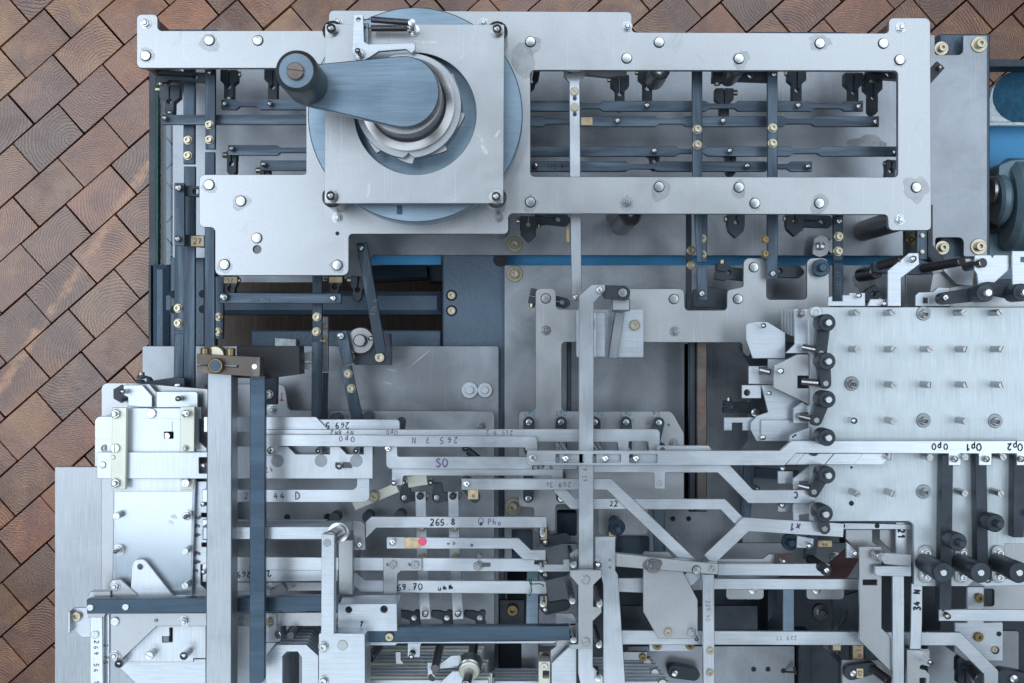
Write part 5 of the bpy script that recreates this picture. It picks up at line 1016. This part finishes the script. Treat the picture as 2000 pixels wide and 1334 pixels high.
v4 = plate('tapered_strip', 'wide tapering pale strip beside the forked bracket', 'upright strip', 15, 3, 'stripy', [(1162, 1048), (1202, 1048), (1202, 1115), (1207, 1122), (1227, 1420), (1178, 1420), (1178, 1142), (1174, 1126), (1174, 1115), (1162, 1115)], b='flatpin/base 3 @ 1191,1094 1191,1108|pin 6.5 12 @ 1169,1104')
fb = plate('forked_bracket', 'grey forked bracket with two slotted screws at the strip foot', 'bracket', 28, 4, 'frame', [(1113, 1113), (1175, 1113), (1175, 1127), (1159, 1143), (1159, 1185), (1175, 1185), (1175, 1197), (1158, 1213), (1158, 1268, 3), (1113, 1268, 3), (1113, 1258), (1129, 1258), (1129, 1143), (1113, 1125)], b='slot/chrome 8 @ 1144,1132 1144,1253')
plate('upright_strip', 'pale foot strip below the forked bracket with a slanted corner', 'upright strip', 22, 3, 'stripy', [(1129, 1260), (1158, 1260), (1158, 1302), (1178, 1322), (1178, 1420), (1150, 1420), (1129, 1315)])
for lbl, x, y, z0 in (('round pin beside the notched sheet left of the upright strip', 1120, 1103, -60), ('round pin midway along the forked bracket', 1118, 1174, -60), ('round pin at the end of the navy cross bar', 1120, 1250, -20), ('round pin right of the forked bracket waist', 1171, 1180, -40), ('round pin by the foot of the forked bracket', 1170, 1260, -40), ('round pin on the strip foot at the lower edge', 1168, 1325, 0)):
    p_ = empty('standing_pin', lbl, 'pin', x, y, z0, 'round pins around the forked bracket'); post(p_, x, y, z0, 34, 3.2, 'pinsteel', 'pin_shaft'); post(p_, x, y, 34, 35, 2.9, 'chrome', 'pin_face')
for lbl, p in (('small pale sheet with chamfer left of the upright strip', [(1113, 1090), (1113, 1082), (1126, 1072), (1130, 1072), (1130, 1090)]), ('pale sheet tab above the end of the navy bar', [(1112, 1218), (1130, 1216), (1130, 1234), (1112, 1234)]), ('pale stepped sheet behind the navy bar end', [(1085, 1198), (1118, 1198), (1125, 1208), (1125, 1222), (1085, 1222)])):
    plate('sheet_tab', lbl, 'sheet', 4, 3, 'alu', p, g='sheet tabs by the forked bracket')
for i, (y, lbl) in enumerate(((1048, 'dark bell crank under the end of the slide marked 265.8'), (1112, 'dark bell crank between pink dot slide and wire'), (1180, 'dark bell crank below the green wire'))):
    o = plate('bell_crank', lbl, 'bell crank', -50, 7, 'black', [(1052, y - 18), (1068, y - 22), (1073, y - 2, 4), (1106, y - 8, 8), (1117, y + 2, 8), (1108, y + 12, 6), (1066, y + 22, 6), (1054, y + 10, 6)], r=3, g='dark bell cranks', b=f'pin 5 8 @ 1065,{y + 12}'); paper(o, 1056, y - 16, 1068, y + 6)
wr = empty('green_wire', 'thin green wire looped round the pin of slide 269.70', 'wire', 1040, 1140, -9)
pw = [(1060, 1146, -2), (1062, 1143, 6), (1055, 1140, 6), (1036, 1141, 0), (1033, 1132, -4), (1038, 1130, 0), (1037, 1143, -4), (1038, 1155, -6), (1034, 1164, -4), (1033, 1161, -2)]
for a, b in zip(pw, pw[1:]): rod('wire_piece', a, b, .55, 'greenwire', wr, n=6)
plate('blue_strip', 'bright blue steel strip standing behind the navy bar', 'strip', -70, 4, 'bluedisc', [(1029, 1110), (1052, 1110), (1051, 1230), (1027, 1230)]); plate('blue_strip', 'bright blue steel strip between the two long slides', 'strip', -60, 4, 'bluedisc', [(1529, 1140), (1551, 1140), (1551, 1240), (1529, 1240)])
ov = plate('pivot_lever', 'dark roller lever with paper tag beside the tapering strip', 'pivot lever', -40, 8, 'black', capsule(1200, 1020, 12, 1196, 1060, 9), g='dark rounded pivot levers'); turned('roller', 1203, 1027, -40, [(8.5, 0), (8.5, 10), (7.8, 11), (3, 11), (3, 28), (2.5, 29), (0, 29)], 'navy', ov, n=26); paper(ov, 1189, 1038, 1203, 1052)
for lbl, x, y in (('dark steel roller on the base plate under the bent slide', 1541, 1057), ('round steel boss with bright pin on the black bed', 1600, 1193)):
    turned('round_boss', x, y, -120 if y > 1100 else -60, [(8.5, 0), (8.5, 6), (8, 7), (4, 7), (4, 14), (3.4, 15), (0, 15)], 'pinsteel' if y > 1100 else 'navy', None, lbl, 'boss', n=28)
for lbl, x in (('grey rounded foot plate under the slide left of the blue strip', 1455), ('grey rounded foot plate under the slide right of the blue strip', 1612)):
    plate('foot_plate', lbl, 'plate', -50, 5, 'frame', [(x - 37, 1135), (x + 37, 1135), (x + 37, 1171, 8), (x - 37, 1171, 8)], g='grey rounded foot plates', b=f'pin 8 3 @ {x + (16 if x < 1500 else -16)},1152')
for lbl, p in (('dark sheet with a hook notch left on the black bed', [(1500, 1150), (1518, 1150), (1518, 1190), (1500, 1215)]), ('dark sheet with a hook notch right on the black bed', [(1626, 1170), (1676, 1155), (1676, 1230), (1640, 1230), (1655, 1205), (1655, 1192), (1626, 1230)])):
    plate('dark_sheet', lbl, 'sheet', -90, 4, 'black', p, g='dark sheets on the black bed')
plate('dark_sheet', 'broad dark plate behind the shield plate and upright strip', 'sheet', -100, 5, 'black', [(1215, 1183), (1480, 1183), (1480, 1230), (1215, 1230)]); plate('dark_sheet', 'dark grey plate with pin between the slides', 'sheet', -110, 5, 'base', [(1400, 1060), (1700, 1060), (1700, 1130), (1400, 1130)], b='nut 10 @ 1630,1088 1316,1054')
pp = plate('cranked_plate', 'tall cranked grey plate with a slot beside the upright pair', 'plate', 12, 3, 'frame', [(1678, 1068, 2), (1722, 1068, 2), (1722, 1227), (1743, 1248), (1743, 1315), (1678, 1250)], holes=[fillet(rect(1685, 1132, 1714, 1143), 2)])
plate('upright_strip', 'narrow bright upright strip beside the cranked plate', 'upright strip', 18, 3, 'stripy', [(1743, 1124), (1766, 1124), (1766, 1420), (1744, 1420)])
v6 = plate('upright_strip', 'upright strip marked 34 N below the pale plate corner', 'upright strip', 8, 3, 'stripy', [(1780, 1140), (1802, 1140), (1801, 1218), (1799, 1268), (1777, 1268), (1779, 1218)]); text(v6, '34 N', 1791, 1172, 13, 90, 'ink', .2)
v7 = plate('upright_strip', 'short upright strip marked 21 behind the pale plate edge', 'upright strip', -4, 3, 'stripy', rect(1750, 1020, 1772, 1082)); text(v7, '21', 1760, 1042, 13, -90, 'ink', .2)
plate('upper_bracket', 'grey plate tucked under the lower edge of the pale plate', 'plate', -10, 3, 'frame', [(1652, 1034), (1704, 1034), (1704, 1058), (1730, 1080), (1676, 1080), (1652, 1053)]); plate('upper_bracket', 'grey angled plate behind the strip marked 21', 'plate', -14, 3, 'frame', [(1718, 1034), (1750, 1034), (1750, 1082), (1742, 1078), (1718, 1054)])
plate('edge_rail', 'grey rail along the lower edge of the pale plate', 'rail', -2, 4, 'alu', [(1600, 1020), (1780, 1024), (1780, 1034), (1600, 1034)], b='hole 5 @ 1646,1027 1713,1027')
plate('corner_tab', 'small grey square tab with pin over the maroon sheet', 'plate', -2, 3, 'alu', [(1653, 1058), (1678, 1078), (1678, 1090), (1653, 1090)], b='pin 6 10 @ 1672,1082'); plate('corner_tab', 'grey tab with slanting pin and dark disc left of the paper label', 'plate', -8, 3, 'alu', [(1557, 1046), (1590, 1052), (1588, 1071), (1556, 1070)], b='pin 6 12 @ 1582,1067')
o_ = strip('pivot_lever', 'dark upright lever with paper label reaching the eyed slide', 'pivot lever', -30, 7, 'black', [(1590, 1045), (1580, 1094)], 20, g='dark rounded pivot levers'); paper(o_, 1598, 1056, 1625, 1068, 'ac'); rod('black_shaft', (1582, 1092, -25), (1606, 1108, -2), 5, 'rubber', o_)
rk = plate('rocker_lever', 'short grey rocker arm with round boss on the cranked plate', 'arm', 26, 5, 'frame', [(1722, 1079, 8), (1780, 1083), (1780, 1106), (1724, 1102, 8)], b='flatpin/frame 6 @ 1727,1091'); rod('boss_rod', (1709, 1082, 12), (1722, 1088, 26), 5, 'pinsteel', rk)
plate('rocker_lever', 'grey flat arm with chamfered end just below the rocker arm', 'arm', 22, 4, 'alu', [(1709, 1106), (1780, 1105), (1780, 1126), (1713, 1125), (1709, 1120)])
fk = plate('forked_slide', 'grey forked foot with slanting pin below the strip marked 34', 'foot', 10, 4, 'frame', [(1771, 1269), (1816, 1270), (1816, 1303), (1800, 1298, 4), (1794, 1306, 4), (1808, 1309, 4), (1816, 1318, 4), (1816, 1420), (1771, 1420)], holes=[fillet(rect(1796, 1324, 1809, 1345), 2)], b='pin 6 18 @ 1818,1294')
lb = plate('lever_plate', 'grey plate with black rounded lever at the lower edge', 'plate', -30, 4, 'frame', [(1645, 1289), (1715, 1289), (1743, 1312), (1743, 1420), (1645, 1420)])
o_ = plate('pivot_lever', 'black rounded lever with small written paper label', 'pivot lever', -20, 8, 'black', capsule(1664, 1314, 15, 1702, 1306, 12), g='dark rounded pivot levers', b='pin 6 3 @ 1667,1316'); paper(o_, 1673, 1306, 1686, 1324, 'V2', 90); rod('lever_shaft', (1704, 1306, -20), (1736, 1330, 0), 4.5, 'spring', o_)
o_ = plate('pivot_lever', 'black rounded lever on the base plate near the upright strip', 'pivot lever', -110, 9, 'black', capsule(1317, 1312, 13, 1355, 1318, 12), g='dark rounded pivot levers', b='pin 6 3 @ 1318,1316')
plate('pale_pad', 'pale pad with two dark brass screws under the shield plate', 'pad', -20, 8, 'alu', [(1268, 1250), (1356, 1250), (1356, 1272, 3), (1268, 1272, 3)], b='sock/darkbrass 9 @ 1283,1259 1347,1259')
for lbl, p, s in (('paper tagged dark block left under the long slide', (1627, 1258, 1642, 1270), ''), ('paper tagged dark block right under the long slide', (1666, 1260, 1686, 1290), 'RoII')):
    o_ = plate('tagged_block', lbl, 'block', -40, 8, 'black', rect(p[0] - 4, 1240, p[2] + 4, p[3] + 3), g='paper tagged blocks'); paper(o_, *p, s, 90)
plate('dark_bar', 'dark round ended bar slanting under the long slide', 'bar', -60, 6, 'spring', capsule(1612, 1262, 5, 1642, 1292, 5)); plate('dark_upright', 'black upright slab standing on the bed beside the drilled base', 'slab', -110, 30, 'black', rect(1563, 1236, 1584, 1420))
tw = empty('cable_tie', 'black cable tie end beside a drilled hole', 'cable tie', 1545, 1310, -120); rod('tie_tail', (1534, 1312, -122), (1553, 1313, -112), 1, 'rubber', tw, n=6); rod('tie_head', (1551, 1303, -115), (1555, 1318, -112), 1.6, 'rubber', tw, n=6)

# ================================================================== stepped sheet packs at the lower edge
for i in range(11):
    y = 1262 + i * 6.6; z = -60 + i * 5; x1 = 946 - (i % 4) * 6 + i * 2; x0 = 722
    plate('thin_sheet', 'thin sheet edge in the wide stepped pack below the navy bar', 'sheet', z, 3, 'cream' if i % 4 == 1 else 'alu', [(x0, y), (x1, y), (x1, 1420), (x0, 1420)], g='wide stepped sheet pack')
for i in range(8):
    y = 1283 + i * 6.8; z = -50 + i * 5; x1 = 1271 + i * 5
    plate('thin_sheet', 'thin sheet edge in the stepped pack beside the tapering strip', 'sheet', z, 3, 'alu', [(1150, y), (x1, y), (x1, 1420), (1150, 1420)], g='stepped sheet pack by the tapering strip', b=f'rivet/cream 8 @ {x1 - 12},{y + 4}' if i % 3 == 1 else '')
for i in range(5):
    y = 1306 + i * 6; plate('thin_sheet', 'thin sheet edge in the low pack beside the dark gap', 'sheet', -70 + 5 * i, 3, 'alu', [(966 - (i % 2) * 4, y), (1053, y), (1053, 1420), (966 - (i % 2) * 4, 1420)], g='low sheet pack by the dark gap')
for i in range(12):                     # arch shaped ribs one below the other
    k = i * 5.6; z = 20 - i * 8; dy = -k * 1.05; dx = k * .85
    pts = [(519 + dx, 1420), (519 + dx, 1280 + dy), (540 + dx, 1259 + dy), (598 + dx * .5, 1259 + dy), (622 + dx * .3, 1281 + dy), (622 + dx * .3, 1420)]
    plate('arch_rib', 'thin arched metal rib in the receding row under the navy bar', 'rib', z, 2.5, 'alu', pts, holes=[[(552 + dx * .6, 1415), (552 + dx * .6, 1282 + dy * .2), (560 + dx * .6, 1273 + dy * .2), (581 + dx * .3, 1273 + dy * .2), (589 + dx * .3, 1284 + dy * .2), (589 + dx * .3, 1415)]], g='receding row of arched ribs')
sbk = plate('screw_block', 'pale stepped block with a brass screw beside the arched ribs', 'block', 14, 30, 'alu', [(505, 1196), (541, 1196), (541, 1224), (548, 1224), (548, 1256), (505, 1256)], b='sock/brass 8.5 @ 528,1214', c=1)
for lbl, a, b, r in (('dark slanting rod with bright end over the arched ribs', (606, 1196, -40), (567, 1242, 22), 4), ('dark slanting rod with bright end over the wide sheet pack', (860, 1258, -30), (850, 1306, 26), 4.2), ('dark rod behind the pale box over the sheet pack', (740, 1262, -30), (722, 1286, 0), 4.5)):
    o_ = rod('slanting_rod', a, b, r, 'spring', None, lbl, 'rod', 'slanting rods over the sheet packs'); rod('rod_end', b, (b[0] - 1, b[1] + 1, b[2] + 1.2), r * .92, 'chrome', o_)
o_ = rod('collar_rod', (926, 1256, -30), (922, 1285, 14), 4.5, 'spring', None, 'dark rod with stepped steel collar and bright tip', 'rod', 'slanting rods over the sheet packs')
rod('collar', (922, 1285, 12), (921, 1300, 26), 11, 'pinsteel', o_, n=28); rod('collar_lip', (921, 1300, 26), (921, 1304, 30), 10, 'cream', o_, n=28); rod('rod_tip', (921, 1304, 30), (917, 1328, 52), 4.6, 'pinsteel', o_, n=18)
sp1 = plate('spring_clip', 'small pale clip with dark retaining ring below the navy bar', 'clip', 6, 2, 'alu', [(796, 1256), (824, 1256), (821, 1262), (820, 1284, 3), (796, 1284, 3)], b='pin 5.5 12 @ 803,1284|washer/rubber 6 @ 806,1275')
plate('fan_sheet', 'pale fan shaped sheet with ink mark over the wide sheet pack', 'sheet', 10, 2, 'alu', [(881, 1281), (899, 1280), (905, 1296), (886, 1304), (835, 1308), (835, 1294), (862, 1295)], r=1); plate('fan_sheet', 'pale slanted sheet corner under the collar rod', 'sheet', 18, 2, 'white', [(884, 1311), (912, 1311), (912, 1420), (860, 1420), (860, 1333)])
plate('fan_sheet', 'pale upright sheet foot in the wide sheet pack', 'sheet', 8, 2, 'alu', [(835, 1294), (845, 1294), (845, 1314), (852, 1323), (835, 1323)]); plate('fan_sheet', 'small hooked sheet in the wide pack beside the pale box', 'sheet', 4, 2, 'frame', [(772, 1273), (783, 1273), (783, 1288), (790, 1298), (773, 1297)])
pl_ = plate('zinc_post', 'greenish zinc block with slot beside the low sheet pack', 'block', 6, 20, 'cream', [(1052, 1292), (1075, 1292), (1075, 1420), (1051, 1420)], holes=[fillet(rect(1060, 1310, 1073, 1325), 2)], b='sock/cream 7 @ 1063,1301'); plate('screw_plate', 'small grey plate with dark screw above the zinc block', 'plate', -30, 4, 'frame', rect(1053, 1273, 1075, 1292), b='sock/darkbrass 8 @ 1063,1282')
plate('screw_plate', 'small grey plate with dark screw beside the tapering strip', 'plate', -40, 4, 'frame', rect(1215, 1273, 1264, 1290), b='sock/darkbrass 7 @ 1255,1283')
plate('slanted_sheet', 'large pale sheet with slanted edge left of the upright strip foot', 'sheet', 12, 3, 'alu', [(1077, 1296), (1113, 1262), (1126, 1262), (1126, 1420), (1077, 1420)]); plate('slanted_sheet', 'pale bent sheet behind the large slanted sheet', 'sheet', 2, 3, 'frame', [(1075, 1270), (1086, 1262), (1086, 1250), (1116, 1250), (1080, 1292), (1075, 1300)])
plate('gap_plate', 'dark plate with brass bolt in the gap between the base plates', 'plate', -120, 5, 'black', [(976, 1172), (1024, 1172), (1024, 1330), (976, 1330)], b='sock/darkbrass 11 @ 1001,1191')
plate('grey_column', 'grey plate edge standing between dark gap and screw plate', 'plate', -90, 5, 'base', [(1018, 1256), (1052, 1256), (1052, 1310), (1018, 1310)])

# ================================================================== stains, drips and scuffs on the large plates
def blot(parent, x, y, rx, ry, mat='oilstain', seed=0, name='oil_stain', ang=0):
    r_ = random.Random(seed + x); k = [r_.uniform(-1, 1) for _ in range(8)]; pts = []
    for i in range(30):
        a = i * math.pi / 15; m = 1 + .13 * (k[0] * math.sin(2 * a + k[1] * 3) + k[2] * math.sin(3 * a + k[3] * 3) + k[4] * math.sin(5 * a + k[5] * 3) + .7 * k[6] * math.sin(9 * a))
        pts.append((rx * m * math.cos(a), ry * m * math.sin(a)))
    plate(name, None, None, parent['ztop'] * 1000 + .07, .05, mat, rotp(pts, x, y, ang), parent=parent, c=.01)
for x, y, rx, ry in ((1040, 88, 16, 18), (1022, 118, 24, 34), (1601, 83, 22, 16), (1447, 117, 16, 19), (1789, 369, 24, 26), (1600, 399, 18, 20), (1290, 372, 18, 22), (1443, 370, 14, 18), (409, 84, 19, 18), (287, 108, 15, 15), (439, 519, 15, 15), (409, 364, 14, 14), (659, 520, 14, 14), (471, 395, 17, 16), (1224, 398, 14, 14), (1757, 120, 12, 12), (1036, 398, 14, 17), (1474, 399, 12, 13)):
    blot(fr, x, y, rx, ry)
for x, y, rx, ry, a in ((938, 270, 12, 3, 55), (946, 292, 12, 4, 62), (972, 260, 10, 2.5, -60), (830, 82, 34, 3, 3), (720, 372, 3, 14, 8), (650, 262, 10, 2, 20), (905, 110, 14, 2, -30)):
    blot(sq, x, y, rx, ry, 'scuff', 3, 'scuff_mark', a)
for x, y, rx, ry in ((1690, 285, 40, 20),): blot(b1, x, y, rx, ry, 'waterstain', 5, 'water_stain')
for x, y, rx, ry in ((1690, 548, 24, 26), (1240, 950, 16, 22)): blot(b2, x, y, rx, ry, 'waterstain', 9, 'water_stain')
for x, y, rx, ry, a in ((762, 722, 14, 1.2, 15), (756, 748, 9, 1.2, 15), (820, 700, 30, .8, -40)): blot(b3, x, y, rx, ry, 'scuff', 11, 'scuff_mark', a)
for x, y, rx, ry, a in ((1170, 440, 14, 1, 60), (1130, 690, 40, .7, -30), (1290, 705, 8, .9, -50)): blot(b2, x, y + 200, rx, ry, 'scuff', 12, 'scuff_mark', a)
